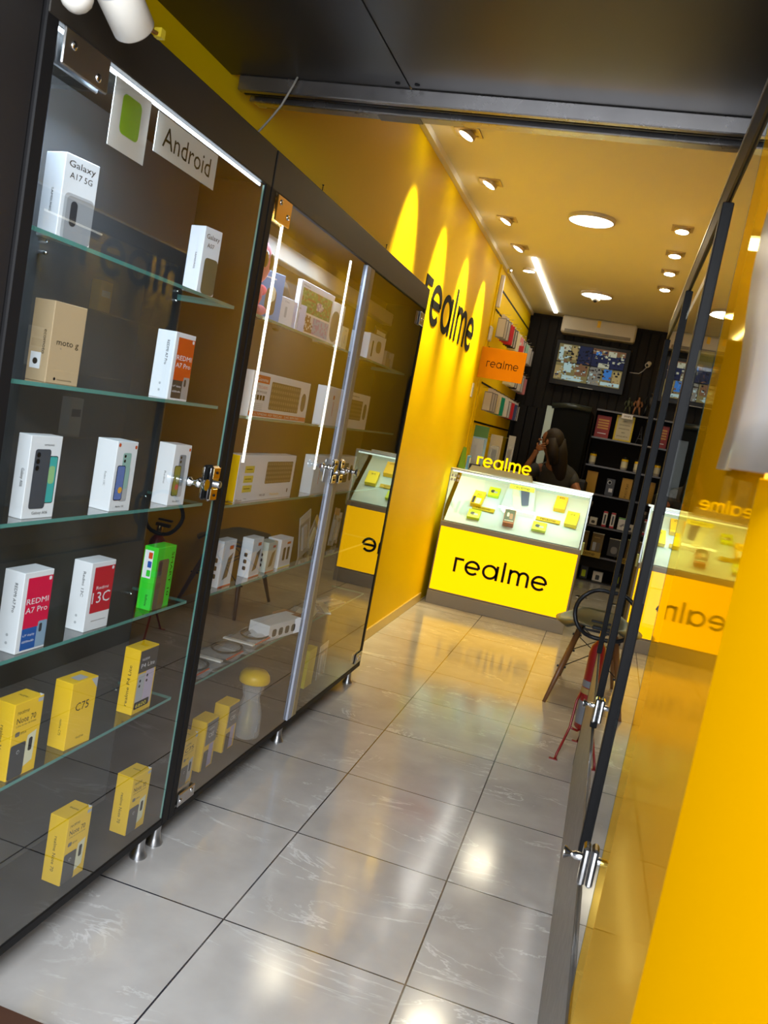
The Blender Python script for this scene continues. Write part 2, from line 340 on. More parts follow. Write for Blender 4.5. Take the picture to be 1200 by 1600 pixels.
# soffit over the entrance
soff = M('soffit_metal', (0.045, 0.042, 0.04), 0.30, 0.55)
b = MB().box(-1.7, -0.80, 0.25, 2.50, 2.50, 2.62, soff).box(-0.795, 0.6, 0.25, 2.50, 2.50, 2.62, soff).box(-0.80, -0.795, 0.26, 2.49, 2.505, 2.62, ink)
for px in (-0.77, -0.83): b.lathe([(0.008, 0), (0.008, 0.002)], (px, 2.46, 2.498), Z, ink, 10)
b.box(-1.7, 0.6, 2.50, 2.62, 2.60, 3.30, soff)
struct('ceiling_entrance', b)
railm = M('rail_metal', (0.35, 0.33, 0.33), 0.25, 0.9, noise=0.1, ns=12)
g = thing('shutter_rail', 'long metal shutter housing rail under the entrance soffit', 'rail', (-0.6, 2.54, 2.47))
MB().box(-1.36, 0.19, 2.495, 2.52, 2.455, 2.50, railm, 0.003).box(-1.36, 0.19, 2.52, 2.585, 2.485, 2.50, railm).box(-1.36, 0.19, 2.545, 2.555, 2.462, 2.49, black).box(-1.36, 0.19, 2.585, 2.60, 2.455, 2.50, railm, 0.003).build('channel', g)
b = MB().box(-1.36, 0.19, 2.60, 2.66, 2.462, 2.475, M('scratched_steel', (0.62, 0.58, 0.5), 0.28, 0.85, noise=0.15, ns=8), 0.002).box(-0.93, -0.79, 2.598, 2.66, 2.459, 2.463, taupe); b.build('bottom_bar', g)
MB().tube([(-1.25, 2.44, 2.27), (-1.245, 2.445, 2.31), (-1.21, 2.46, 2.37), (-1.19, 2.47, 2.41), (-1.17, 2.475, 2.46), (-1.155, 2.478, 2.50)], 0.0035, M('grey_cable', (0.25, 0.23, 0.2), 0.6), 8).build('cable', None, 'thin grey cable running from the entrance soffit down to the left cabinet top', 'cable')
b = MB().box(-1.62, -1.17, 0.95, 1.385, 0, 2.5, dark_panel, 0.004); struct('wall_entrance_left', b)
b = MB().box(-1.3, -0.96, 1.42, 1.597, 0, 0.02, M('brown_sill', (0.06, 0.025, 0.015), 0.5), 0.003, Matrix.Rotation(0, 4, 'Z')); b.build('trim_3', kind='structure')
# ------------------------------------------------------------ left cabinets
def foot(x, y, p, h=0.09):
    MB().lathe([(0.028, 0), (0.028, 0.006), (0.020, 0.02), (0.016, 0.045), (0.018, h)], (x, y, 0), Z, steel, 20).build('foot', p)
def hinge(p, y0, y1, z0, z1, mat, screws, x=-1.163, nm='hinge'):
    b = MB().box(x, x + 0.006, y0, y1, z0, z1, mat, 0.0025).box(x - 0.022, x - 0.016, y0, y1, z0, z1, mat, 0.0025)
    h = b.build(nm, p)
    for y, z in screws: MB().lathe([(0.009, 0), (0.009, 0.002), (0.004, 0.0035)], (x + 0.006, y, z), X, chrome, 12).build('screw', h)
def lock(p, y, z, x=-1.163, s=1, back=False):
    b = MB(); r = b.rrect
    for i in range(1):
        o = (x, y - 0.026, z - 0.055)
        b.box(x, x + 0.016, y - 0.026, y + 0.026, z - 0.055, z + 0.055, chrome, 0.007)
        b.box(x + 0.0155, x + 0.0175, y - 0.021, y + 0.021, z + 0.016, z + 0.050, brass, 0.001)
        b.box(x + 0.0155, x + 0.0175, y - 0.021, y + 0.021, z - 0.050, z - 0.016, brass, 0.001)
        b.lathe([(0.004, 0), (0.004, 0.003)], (x + 0.0175, y, z + 0.035), X, ink, 8).lathe([(0.004, 0), (0.004, 0.003)], (x + 0.0175, y, z - 0.035), X, ink, 8)
    l = b.build('lock', p)
    MB().lathe([(0.011, 0), (0.011, 0.016), (0.009, 0.018), (0.004, 0.018)], (x + 0.0165, y, z), X, steel, 16).build('cylinder', l)
def knob(p, y, z, x=-1.163):
    MB().lathe([(0.014, 0), (0.014, 0.006), (0.008, 0.010), (0.008, 0.022), (0.013, 0.028), (0.013, 0.034), (0.009, 0.037), (0.009, 0.044), (0.017, 0.052), (0.017, 0.058)], (x, y, z), X, chrome, 20).build('knob', p)
def shelf(p, y0, y1, z, x0=-1.38, x1=-1.185, t=0.009):
    MB().add([(x0, y0, z), (x1, y0, z), (x1, y1, z), (x0, y1, z)], [(0, 1, 2, 3)], shelf_glass).add(
        [(x1, y0, z - t), (x1, y1, z - t), (x1, y1, z), (x1, y0, z)], [(0, 1, 2, 3)], edge_green).add(
        [(x0, y1, z - t), (x1, y1, z - t), (x1, y1, z), (x0, y1, z)], [(0, 1, 2, 3)], edge_green).add(
        [(x0, y0, z - t), (x1, y0, z - t), (x1, y0, z), (x0, y0, z)], [(3, 2, 1, 0)], edge_green).build('glass_shelf', p)
def cab(name, label, y0, y1, shelves, sy):
    p = thing(name, label, 'display cabinet', (-1.28, (y0 + y1) / 2, 0))
    b = MB().box(-1.387, -1.162, y0, y0 + 0.038, 0.09, 2.27, black_frame, 0.003).box(-1.387, -1.162, y1 - 0.038, y1, 0.09, 2.27, black_frame, 0.003)
    b.box(-1.387, -1.162, y0 + 0.038, y1 - 0.038, 0.09, 0.118, black_frame, 0.003); b.build('frame', p)
    MB().box(-1.387, -1.160, y0 + 0.002, y1 - 0.002, 2.155, 2.27, brown_fascia, 0.003).build('fascia', p)
    MB().box(-1.389, -1.381, y0 + 0.038, y1 - 0.038, 0.118, 2.155, back_mat).build('back_panel', p)
    for z in shelves:
        shelf(p, sy[0], sy[1], z)
    return p
def door(p, y0, y1, x=-1.1655, z0=0.12, z1=2.15):
    return MB().add([(x, y0, z0), (x, y1, z0), (x, y1, z1), (x, y0, z1)], [(0, 1, 2, 3)], pane).add(
        [(x, y1, z0), (x - 0.006, y1, z0), (x - 0.006, y1, z1), (x, y1, z1)], [(0, 1, 2, 3)], edge_green).build('glass_door', p)
SH = [1.78, 1.475, 1.172, 0.858, 0.54]
c1 = cab('display_cabinet', 'tall black glass-door cabinet of phone boxes nearest the camera on the left', 1.385, 2.436, SH, (1.43, 2.365))
d = door(c1, 1.426, 2.395)
hinge(d, 1.435, 1.585, 2.085, 2.155, steel, [(1.465, 2.13), (1.55, 2.105)])
lock(d, 2.352, 1.24); knob(d, 2.215, 1.249)
MB().box(-1.182, -1.177, 1.43, 2.39, 2.146, 2.153, led_cool).build('led_strip', c1)
light('cabinet_led_glow', 'AREA', (-1.23, 1.60, 2.13), 6.0, (0.62, 0.80, 1), rot=(0, -.35, 0), shape='RECTANGLE', size=0.03, size_y=0.5)
for y in (1.72, 2.33):
    for z in SH: MB().lathe([(0.006, 0), (0.006, 0.02), (0.003, 0.024)], (-1.381, y, z - 0.014), X, chrome, 10).build('shelf_pin', c1)
foot(-1.20, 2.343, c1); foot(-1.36, 2.343, c1); foot(-1.20, 1.46, c1); foot(-1.36, 1.46, c1)
c2 = cab('display_cabinet', 'long double-door glass cabinet of keyboards and accessories ending at the yellow wall', 2.44, 4.622, [1.785, 1.455, 1.155, 0.855, 0.545], (2.50, 4.50))
d = door(c2, 2.48, 3.49); hinge(d, 2.488, 2.605, 2.075, 2.155, brass, [(2.515, 2.135), (2.58, 2.105)]); hinge(d, 2.485, 2.60, 0.12, 0.165, steel, [(2.50, 0.14), (2.575, 0.15)])
s_ = MB().box(-1.166, -1.155, 3.465, 3.515, 0.12, 2.15, alu, 0.002).build('door_stile', d)
lock(d, 3.47, 1.262, -1.157); knob(d, 3.36, 1.285)
d = door(c2, 3.53, 4.598); MB().box(-1.166, -1.155, 3.522, 3.572, 0.12, 2.15, M('champagne_metal', (0.40, 0.32, 0.18), 0.6, 0.3), 0.002).build('door_stile', d)
lock(d, 3.565, 1.262, -1.157); knob(d, 3.70, 1.262)
hinge(d, 4.49, 4.60, 0.13, 0.19, steel, [(4.52, 0.16), (4.57, 0.165)]); hinge(d, 4.50, 4.60, 2.06, 2.13, steel, [(4.53, 2.09), (4.57, 2.09)])
MB().box(-1.387, -1.33, 2.50, 4.58, 2.035, 2.10, M('lit_valance', (0.45, 0.42, 0.36), 0.5), 0.003).build('valance', c2)
for y0_, z0_ in ((2.60, 1.30), (3.313, 1.268)): MB().box(-1.184, -1.178, y0_ - 0.005, y0_ + 0.005, z0_, 2.13, led_mat).build('led_strip', c2)
light('cabinet_led_glow', 'AREA', (-1.22, 2.95, 2.13), 7.0, (0.66, 0.80, 1), rot=(0, -.35, 0), shape='RECTANGLE', size=0.03, size_y=0.9)
for y in (2.441, 3.504, 4.552): foot(-1.20, y, c2); foot(-1.36, y, c2)
for y, h in ((2.909, 0.035), (3.778, 0.035)): MB().lathe([(0.0016, 0), (0.0016, h), (0.004, h), (0.004, h + 0.002)], (-1.19, y, 2.27), Z, ink, 8).build('nail', c2)
# signs stuck inside the first cabinet's glass
b = MB().box(-1.1785, -1.177, 1.635, 1.777, 2.003, 2.150, M('paper_card', (0.62, 0.58, 0.52), 0.6)); gm = M('green_print', (0.20, 0.38, 0.01), 0.5)
b.rrect((-1.1765, 1.668, 2.040), Y, Z, 0.075, 0.085, 0.014, gm)
b.build('green_sign_card', None, 'pale card with a plain green shape taped inside top of the first cabinet', 'sign')
b = MB().box(-1.1785, -1.177, 1.810, 2.115, 2.049, 2.140, M('paper_card2', (0.66, 0.64, 0.57), 0.6)).text('Android', (-1.1765, 1.962, 2.072), Y, Z, 0.048, ink, 0.24, 'c')
b.build('paper_sign', None, 'pale rectangular sign with one printed word taped inside the first cabinet', 'sign')
# ------------------------------------------------------------ phone cartons
E = 0.0006
def carton(name, label, loc, rz, wd, dp, ht, base, deco=None, cat='phone box', group=None, flap=None):
    """local frame: x along the front face, front at y=0 facing -y, left side at x=0"""
    b = MB().box(0, wd, 0, dp, 0, ht, base, 0.0012)
    F = lambda x, z: Vector((x, -E, z)); S = lambda y, z: Vector((-E, y, z)); T = lambda x, y: Vector((x, y, ht + E))
    if deco: deco(b, F, S, T, wd, dp, ht)
    o = b.build(name, None, label, cat, group, local=True); o.location = loc; o.rotation_euler = (0, 0, R_(rz)); return o
nX = -X; nY = -Y; nZ = -Z
def phone(b, F, x, z, wd, ht, body, cams=2, screen=None):
    b.rrect(F(x, z), X, Z, wd, ht, wd * .14, body)
    e = Vector((0, -0.0003, 0))
    if screen: b.rrect(F(x + wd * .05, z + ht * .025) + e, X, Z, wd * .9, ht * .95, wd * .12, screen)
    for i in range(cams): b.rrect(F(x + wd * .12, z + ht * (.86 - .13 * i)) + e, X, Z, wd * .26, wd * .26, wd * .13, ink)
SBL = 'white samsung'
def d_a17(b, F, S, T, w_, d_, h_):
    b.text('Galaxy', F(w_ * .5, h_ * .86), X, Z, h_ * .075, ink, w_ * .78, 'c'); b.text('A17 5G', F(w_ * .5, h_ * .73), X, Z, h_ * .07, ink, w_ * .66, 'c')
    b.rrect(F(w_ * .10, 0.0), X, Z, w_ * .88, h_ * .56, .012, lgrey); b.rrect(F(w_ * .18, 0) + Vector((0, -.0003, 0)), X, Z, w_ * .80, h_ * .53, .01, M('grey_phone', (0.30, 0.31, 0.33), .3))
    b.rrect(F(w_ * .30, h_ * .18) + Vector((0, -.0006, 0)), X, Z, w_ * .2, h_ * .30, .009, dgrey)
    b.text('SAMSUNG', S(d_ * .5, h_ * .58), nZ, nY, 0.006, ink, h_ * .28)
def d_a07(b, F, S, T, w_, d_, h_):
    b.text('Galaxy', F(w_ * .5, h_ * .83), X, Z, h_ * .07, ink, w_ * .75, 'c'); b.text('A07', F(w_ * .42, h_ * .70), X, Z, h_ * .065, ink, w_ * .4, 'c')
    b.rrect(F(w_ * .20, 0), X, Z, w_ * .78, h_ * .55, .012, M('dark_green_phone', (0.10, 0.10, 0.06), .3)); b.text('SAMSUNG', S(d_ * .45, h_ * .6), nZ, nY, 0.006, ink, h_ * .25)
def d_moto(b, F, S, T, w_, d_, h_):
    b.text('moto g', F(w_ * .52, h_ * .48), X, Z, h_ * .075, ink, w_ * .68, 'c'); b.text('06', F(w_ * .30, h_ * .43), X, Z, h_ * .02, grey)
    b.text('motorola', F(w_ * .56, h_ * .045), X, Z, h_ * .022, ink, w_ * .45, 'c'); b.rrect(F(w_ * .22, h_ * .04), X, Z, .007, .007, .0035, ink)
    b.text('ecomoto', S(d_ * .35, h_ * .64), nZ, nY, 0.010, ink, h_ * .3); b.quad(S(d_ * .85, h_ * .15), nY * (d_ * .5), Z * (h_ * .2), white); b.rrect(S(d_ * .72, h_ * .2) + nX * .0004, nY, Z, .014, .014, .007, ink)
def mk_redmi(frontm, t1, t2, bot, body, botm=None):
    def f(b, F, S, T, w_, d_, h_):
        top = .93; lo = bot
        b.quad(F(w_ * .14, h_ * lo), X * (w_ * .84), Z * (h_ * (top - lo)), frontm)
        e = Vector((0, -.0004, 0))
        b.text(t1, F(w_ * .54, h_ * .60) + e, X, Z, h_ * (.07 if t2[0] != '1' else .05), white, w_ * (.74 if t2[0] != '1' else .5), 'c')
        b.text(t2, F(w_ * .54, h_ * .49 if t2[0] != '1' else h_ * .40) + e, X, Z, h_ * (.07 if t2[0] != '1' else .16), white, w_ * .74, 'c')
        b.rrect(F(w_ * .84, h_ * .87) + e, X, Z, .009, .009, .003, white)
        if botm:
            b.quad(F(w_ * .14, h_ * .03), X * (w_ * .5), Z * (h_ * (lo - .03)), botm)
            b.text('6.9" display', F(w_ * .18, h_ * .20) + e, X, Z, h_ * .028, white, w_ * .4); b.text('6000mAh', F(w_ * .18, h_ * .12) + e, X, Z, h_ * .028, white, w_ * .4)
            b.quad(F(w_ * .64, h_ * .03), X * (w_ * .34), Z * (h_ * (lo - .03)), body); phone(b, lambda x, z: F(x, z) + e, w_ * .66, h_ * .04, w_ * .31, h_ * .32, body, 0)
            b.rrect(F(w_ * .70, h_ * .22) + e * 2.5, X, Z, w_ * .10, h_ * .11, .004, dgrey)
        else:
            b.text('All-round performance', F(w_ * .56, h_ * .13), X, Z, h_ * .02, ink, w_ * .6, 'c')
        b.text(t1 + ' ' + t2, S(d_ * .42, h_ * .86), nZ, nY, .008, ink, h_ * .36); b.text('lorem', S(d_ * .30, h_ * .86), nZ, nY, .004, grey, h_ * .2) if False else None
        for z in (.20, .10): b.rrect(S(d_ * .55, h_ * z), nY, Z, .007, .007, .0035, lgrey)
    return f
def d_a06(b, F, S, T, w_, d_, h_):
    b.text('SAMSUNG', F(w_ * .58, h_ * .88), X, Z, h_ * .022, ink, w_ * .32, 'c'); b.text('Galaxy A06', F(w_ * .55, h_ * .05), X, Z, h_ * .035, ink, w_ * .5, 'c')
    e = Vector((0, -.0004, 0)); b.rrect(F(w_ * .62, h_ * .18), X, Z, w_ * .30, h_ * .58, .005, ink); b.rrect(F(w_ * .65, h_ * .19) + e, X, Z, w_ * .25, h_ * .56, .004, M('teal_screen', (0.05, 0.42, 0.40), .3))
    b.rrect(F(w_ * .66, h_ * .42) + e * 1.6, X, Z, w_ * .2, h_ * .22, .008, M('lime_screen', (0.30, 0.55, 0.25), .3))
    b.rrect(F(w_ * .16, h_ * .12) + e * 2, X, Z, w_ * .50, h_ * .72, .007, M('slate_phone', (0.06, 0.07, 0.09), .3))
    for z in (.74, .66, .58): b.rrect(F(w_ * .21, h_ * z) + e * 3, X, Z, w_ * .12, w_ * .12, w_ * .06, ink)
    b.text('Galaxy A06', S(d_ * .45, h_ * .6), nZ, nY, .008, ink, h_ * .22)
def mk_r(cA, cB, scr, sun, nm):
    def f(b, F, S, T, w_, d_, h_):
        e = Vector((0, -.0004, 0))
        b.rrect(F(w_ * .40, h_ * .14), X, Z, w_ * .36, h_ * .50, .006, lgrey); b.rrect(F(w_ * .32, h_ * .32) + e, X, Z, w_ * .40, h_ * .52, .006, cA)
        for z in (.77, .70): b.rrect(F(w_ * .37, h_ * z) + e * 2, X, Z, w_ * .1, w_ * .1, w_ * .05, ink)
        b.rrect(F(w_ * .10, h_ * .16) + e * 3, X, Z, w_ * .40, h_ * .50, .006, ink); b.rrect(F(w_ * .125, h_ * .17) + e * 4, X, Z, w_ * .35, h_ * .48, .005, scr)
        b.rrect(F(w_ * .26, h_ * .26) + e * 5, X, Z, w_ * .2, w_ * .2, w_ * .1, sun)
        b.rrect(F(w_ * .84, h_ * .90) + e, X, Z, .009, .009, .003, orange); b.text(nm, F(w_ * .5, h_ * .055), X, Z, h_ * .028, ink, w_ * .4, 'c')
        b.text(nm, S(d_ * .45, h_ * .55), nZ, nY, .006, grey, h_ * .2)
        if cB: b.rrect(S(d_ * .17, h_ * .86), nY, Z, .010, .010, .005, cB) if False else b.rrect(F(w_ * .04, h_ * .92), X, Z, .010, .010, .005, cB)
    return f
def d_green(b, F, S, T, w_, d_, h_):
    b.rrect(F(w_ * .10, 0), X, Z, w_ * .58, h_ * .80, .010, M('bronze_phone', (0.13, 0.10, 0.06), .3)); b.rrect(F(w_ * .16, h_ * .55) + nY * .0004, X, Z, w_ * .16, h_ * .22, .006, dgrey)
    b.text('SMART 10', F(w_ * .78, h_ * .90), nZ, X, .013, ink, h_ * .72)
    b.quad(S(d_ * .92, h_ * .50), nY * (d_ * .62), Z * (h_ * .44), white)
    for i, c in enumerate((green, blue, orange)): b.rrect(S(d_ * .62, h_ * (.53 + .14 * i)) + nX * .0004, nY, Z, d_ * .28, h_ * .10, .002, c)
    b.text('Infinix', S(d_ * .45, h_ * .24), nZ, nY, .008, ink, h_ * .18)
def mk_note(cols=(dgrey, cream), title='Note 70'):
    def f(b, F, S, T, w_, d_, h_):
        e = Vector((0, -.0004, 0))
        b.ribbon(RM, .13, F(w_ * .12, h_ * .85), X, Z, h_ * .035, ink, kx=w_ * .40 / 6.1); b.text(title, F(w_ * .12, h_ * .73), X, Z, h_ * .075, ink, w_ * .66)
        b.text('2 Dias de Uso do Celular', F(w_ * .12, h_ * .685), X, Z, h_ * .022, ink, w_ * .7)
        b.rrect(F(w_ * .12, h_ * .56), X, Z, w_ * .16, h_ * .06, .004, taupe); b.text('IP54', F(w_ * .32, h_ * .57), X, Z, h_ * .03, ink, w_ * .18)
        b.add([F(w_ * .48, h_ * .10), F(w_ * .84, h_ * .16), F(w_ * .88, h_ * .56), F(w_ * .58, h_ * .52)], [(0, 1, 2, 3)], cols[1])
        b.rrect(F(w_ * .02, 0.002) + e, X, Z, w_ * .52, h_ * .45, .006, cols[0]); b.rrect(F(w_ * .64, h_ * .30) + e, X, Z, w_ * .13, h_ * .18, .005, ink); b.rrect(F(w_ * .24, h_ * .32) + e * 2, X, Z, .010, .010, .005, lgrey); b.rrect(F(w_ * .255, h_ * .327) + e * 3, X, Z, .007, .007, .0035, dgrey)
        b.text('realme ' + title, S(d_ * .60, h_ * .70), nZ, nY, .010, ink, h_ * .52)
        b.ribbon(RM, .14, T(w_ * .5 + .006, d_ * .25) if False else T(w_ * .62, d_ * .22), Y, nX, .007, ink, kx=d_ * .5 / 6.1)
        b.add([T(w_ * .86, .0005), T(w_, .0005), T(w_, d_ * .25)], [(0, 1, 2)], white); b.rrect(F(w_ * .80, h_ * .93), X, Z, w_ * .18, h_ * .05, .002, lgrey)
    return f
def d_c75(b, F, S, T, w_, d_, h_):
    b.text('C75', F(w_ * .48, h_ * .56), X, Z, h_ * .12, ink, w_ * .52, 'c'); b.ribbon(RM, .13, F(w_ * .40, h_ * .12), X, Z, h_ * .028, ink, kx=w_ * .30 / 6.1)
    b.add([F(w_ * .72, h_ * .985), F(w_ * .985, h_ * .985), F(w_ * .985, h_ * .82)], [(0, 2, 1)], lgrey)
    b.text('realme C75', S(d_ * .45, h_ * .45), nZ, nY, .007, ink, h_ * .24); b.quad(T(w_ * .3, d_ * .15), X * (w_ * .4), Y * (d_ * .5), lgrey)
def d_p4(b, F, S, T, w_, d_, h_):
    e = Vector((0, -.0004, 0)); b.quad(F(w_ * .03, h_ * .64), X * (w_ * .95), Z * (h_ * .34), dgrey)
    b.ribbon(RM, .14, F(w_ * .14, h_ * .82) + e, X, Z, h_ * .035, white, kx=w_ * .4 / 6.1); b.text('P4 Lite', F(w_ * .14, h_ * .71) + e, X, Z, h_ * .065, white, w_ * .72)
    b.rrect(F(w_ * .06, h_ * .16), X, Z, w_ * .38, h_ * .46, .006, lgrey); b.rrect(F(w_ * .44, h_ * .10) + e, X, Z, w_ * .48, h_ * .54, .006, M('lilac_phone', (0.55, 0.47, 0.62), .3))
    for z in (.54, .46): b.rrect(F(w_ * .50, h_ * z) + e * 2, X, Z, .009, .009, .0045, ink); b.rrect(F(w_ * .14, h_ * (z - .05)) + e * 2, X, Z, .009, .009, .0045, ink)
    b.rrect(F(w_ * .04, h_ * .08) + e * 3, X, Z, w_ * .78, h_ * .11, .004, ink); b.text('6600', F(w_ * .12, h_ * .10) + e * 4, X, Z, h_ * .06, yelbright, w_ * .56)
    b.text('realme P4 Lite', S(d_ * .60, h_ * .10), Z, Y * 1, .010, ink, h_ * .62) if False else b.text('realme P4 Lite', S(d_ * .40, h_ * .12), Z, Y, .010, ink, h_ * .62)
XB = -1.195
def cb(name, label, y, z, deco, base, rz=88, wd=.098, dp=.052, ht=.185, x=XB, **k): return carton(name, label, (x, y, z), rz, wd, dp, ht, base, deco, **k)
G1 = None
cb('phone_box', 'white tall phone box with grey phone picture, left one on the top shelf', 1.553, SH[0], d_a17, white, 78, .092, .06, .175, x=-1.21)
cb('phone_box', 'white slim phone box with dark green phone picture, right one on top shelf', 2.142, SH[0], d_a07, white, 76, .07, .055, .18)
cb('phone_box', 'brown kraft phone box on the second shelf', 1.590, SH[1], d_moto, kraft, 84, .10, .058, .178, x=-1.215)
cb('phone_box', 'white phone box with orange front on the second shelf', 2.075, SH[1], mk_redmi(orange, 'REDMI', 'A7 Pro', .30, M('dusk', (0.35, .33, .32), .4), dgrey), white, 84, .092, .062, .185)
cb('phone_box', 'white phone box picturing a slate phone and teal screen, left end of the third shelf', 1.560, SH[2], d_a06, white, 87, .10, .035, .187, x=-1.205)
cb('phone_box', 'white phone box with mint phone and orange-sun screen, middle of third shelf', 1.875, SH[2], mk_r(mint, orange, M('blue_screen', (0.12, 0.2, 0.5), .3), M('sun', (0.8, 0.4, .05), .4), 'Redmi 13C'), white, 86, .085, .062, .182)
cb('phone_box', 'white phone box with yellow-green screen picture behind the chrome knob', 2.165, SH[2], mk_r(M('blue_grey_phone', (0.22, 0.28, 0.34), .4), None, M('olive_screen', (0.25, 0.25, 0.05), .3), M('pinkred', (0.6, 0.1, .1), .4), 'Redmi'), white, 86, .085, .055, .178)
cb('phone_box', 'white phone box with crimson and blue front, left end of the fourth shelf', 1.588, SH[3], mk_redmi(crimson, 'REDMI', 'A7 Pro', .30, M('sky_phone', (0.25, .38, .52), .4), blue), white, 88, .098, .055, .19)
cb('phone_box', 'white phone box with plain red front, middle of the fourth shelf', 1.842, SH[3], mk_redmi(red, 'Redmi', '13C', .26, mint), white, 88, .10, .055, .182)
cb('phone_box', 'bright green phone box with bronze phone picture on the fourth shelf', 2.160, SH[3], d_green, green, 90, .105, .045, .188)
cb('phone_box', 'yellow phone box with two phones pictured, cut by the left picture edge', 1.618, SH[4], mk_note(), yel, 88, .098, .055, .190)
cb('phone_box', 'plain yellow phone box without phone picture on the fifth shelf', 1.835, SH[4], d_c75, yel, 86, .10, .055, .182)
cb('phone_box', 'yellow phone box with grey band and lilac phone on the fifth shelf', 2.150, SH[4], d_p4, yel, 89, .10, .052, .20)
cb('phone_box', 'yellow phone box with black and cream phones, left one on the cabinet floor', 1.915, .119, mk_note(), yel, 87, .10, .06, .195, x=-1.20)
cb('phone_box', 'yellow phone box with black and cream phones, on the cabinet floor by the post', 2.235, .119, mk_note(), yel, 87, .098, .058, .190, x=-1.20)
cb('phone_box', 'yellow phone box with white phone picture, nearest the post in the second cabinet', 2.575, .119, mk_note((dgrey, lgrey), 'C75'), yel, 90, .095, .05, .195, x=-1.21)
def d_c85(b, F, S, T, w_, d_, h_):
    e = Vector((0, -.0004, 0)); b.quad(F(w_ * .10, h_ * .50), X * (w_ * .88), Z * (h_ * .47), grey); b.ribbon(RM, .14, F(w_ * .3, h_ * .80) + e, X, Z, h_ * .03, white, kx=w_ * .4 / 6.1)
    b.text('C85', F(w_ * .54, h_ * .64) + e, X, Z, h_ * .09, white, w_ * .42, 'c'); b.rrect(F(w_ * .12, 0.002), X, Z, w_ * .4, h_ * .38, .005, dgrey); b.rrect(F(w_ * .5, h_ * .03), X, Z, w_ * .36, h_ * .46, .005, lav)
    b.text('realme C85', S(d_ * .6, h_ * .7), nZ, nY, .008, ink, h_ * .4)
cb('phone_box', 'yellow box with grey upper band, second from the cabinet post', 2.765, .119, d_c85, yel, 90, .10, .06, .195, x=-1.225)
cb('phone_box', 'yellow box with grey upper band, third from the cabinet post', 2.970, .119, d_c85, yel, 90, .10, .06, .195, x=-1.235)
# ------------------------------------------------------------ things in the second cabinet
def d_kb(kind):
    def f(b, F, S, T, w_, d_, h_):
        e = Vector((0, -.0004, 0)); keym = M('keyboard_print', (0.10, 0.09, 0.06), .5); rowm = M('key_rows', (0.22, 0.20, 0.14), .5)
        x0, x1, z0, z1 = ((.30, .82, .20, .84) if kind == 0 else ((.46, .95, .36, .86) if kind == 1 else (.42, .82, .24, .80)))
        b.rrect(F(w_ * x0, h_ * z0), X, Z, w_ * (x1 - x0), h_ * (z1 - z0), .006, keym)
        n = 5
        for i in range(n):
            z = z0 + (z1 - z0) * (i + .18) / n
            for j in range(14): b.quad(F(w_ * (x0 + (x1 - x0) * (j + .2) / 14), h_ * z) + e, X * (w_ * (x1 - x0) / 14 * .66), Z * (h_ * (z1 - z0) / n * .5), rowm)
        if kind == 0:
            b.rrect(F(w_ * .86, h_ * .26), X, Z, w_ * .085, h_ * .46, .03, keym); b.quad(F(w_ * .04, h_ * .76), X * (w_ * .22), Z * (h_ * .17), orange); b.text('Gamma', F(w_ * .07, h_ * .80) + e, X, Z, h_ * .08, white, w_ * .16)
            b.text('KIT TECLADO', F(w_ * .04, h_ * .64), X, Z, h_ * .06, orange, w_ * .2); b.text('COM MOUSE', F(w_ * .04, h_ * .54), X, Z, h_ * .05, ink, w_ * .2)
            for i in range(4): b.quad(F(w_ * (.05 + i * .045), h_ * .38), X * (w_ * .032), Z * (h_ * .11), ink)
            for i in range(4): b.quad(F(w_ * .04, h_ * (.17 + .04 * i)), X * (w_ * .16), Z * (h_ * .012), lgrey)
            b.quad(F(0.002, h_ * .02), X * (w_ - .004), Z * (h_ * .10), orange); b.text('MULTIMIDIA 107 TECLAS   2.4G SEM FIO', F(w_ * .04, h_ * .045) + e, X, Z, h_ * .05, white, w_ * .82)
        elif kind == 1:
            for i in range(3): b.quad(F(w_ * .10, h_ * (.20 + .21 * i)), X * (w_ * .15), Z * (h_ * .15), M('pale_yellow', (0.75, 0.62, 0.08), .4)); b.quad(F(w_ * .12, h_ * (.27 + .21 * i)) + e, X * (w_ * .1), Z * (h_ * .015), ink)
            b.text('WK-100', F(w_ * .40, h_ * .08), X, Z, h_ * .05, ink, w_ * .10); b.text('Teclado', F(w_ * .58, h_ * .08), X, Z, h_ * .05, yel, w_ * .18); b.rrect(F(w_ * .90, h_ * .12), X, Z, .010, .016, .005, ink)
            b.quad(S(d_ - .001, .001), nY * (d_ - .002), Z * (h_ - .002), yel)
        else:
            b.rrect(F(w_ * .86, h_ * .28), X, Z, w_ * .08, h_ * .46, .02, keym); b.text('wireless', F(w_ * .5, h_ * .88), X, Z, h_ * .05, ink, w_ * .2); b.rrect(F(w_ * .10, h_ * .68), X, Z, .018, .018, .005, orange); b.quad(F(w_ * .12, h_ * .25), X * .005, Z * (h_ * .38), orange)
    return f
carton('keyboard_box', 'white keyboard box with orange strip on the upper middle shelf', (-1.205, 2.625, 1.455), 90, .545, .055, .155, white, d_kb(0), 'keyboard box')
carton('keyboard_box', 'plain white keyboard box behind the aluminium door stiles', (-1.205, 3.40, 1.455), 90, .61, .055, .165, white, d_kb(2), 'keyboard box')
def lean(o, ang): o.rotation_euler = (R_(ang), 0, o.rotation_euler[2]); return o
carton('keyboard_box', 'white keyboard box with yellow side and three yellow labels', (-1.205, 2.63, 1.155), 90, .52, .05, .165, white, d_kb(1), 'keyboard box')
carton('keyboard_box', 'white keyboard box beside the yellow-sided one, behind the locks', (-1.205, 3.38, 1.155), 90, .58, .05, .165, white, d_kb(2), 'keyboard box')
b = MB()
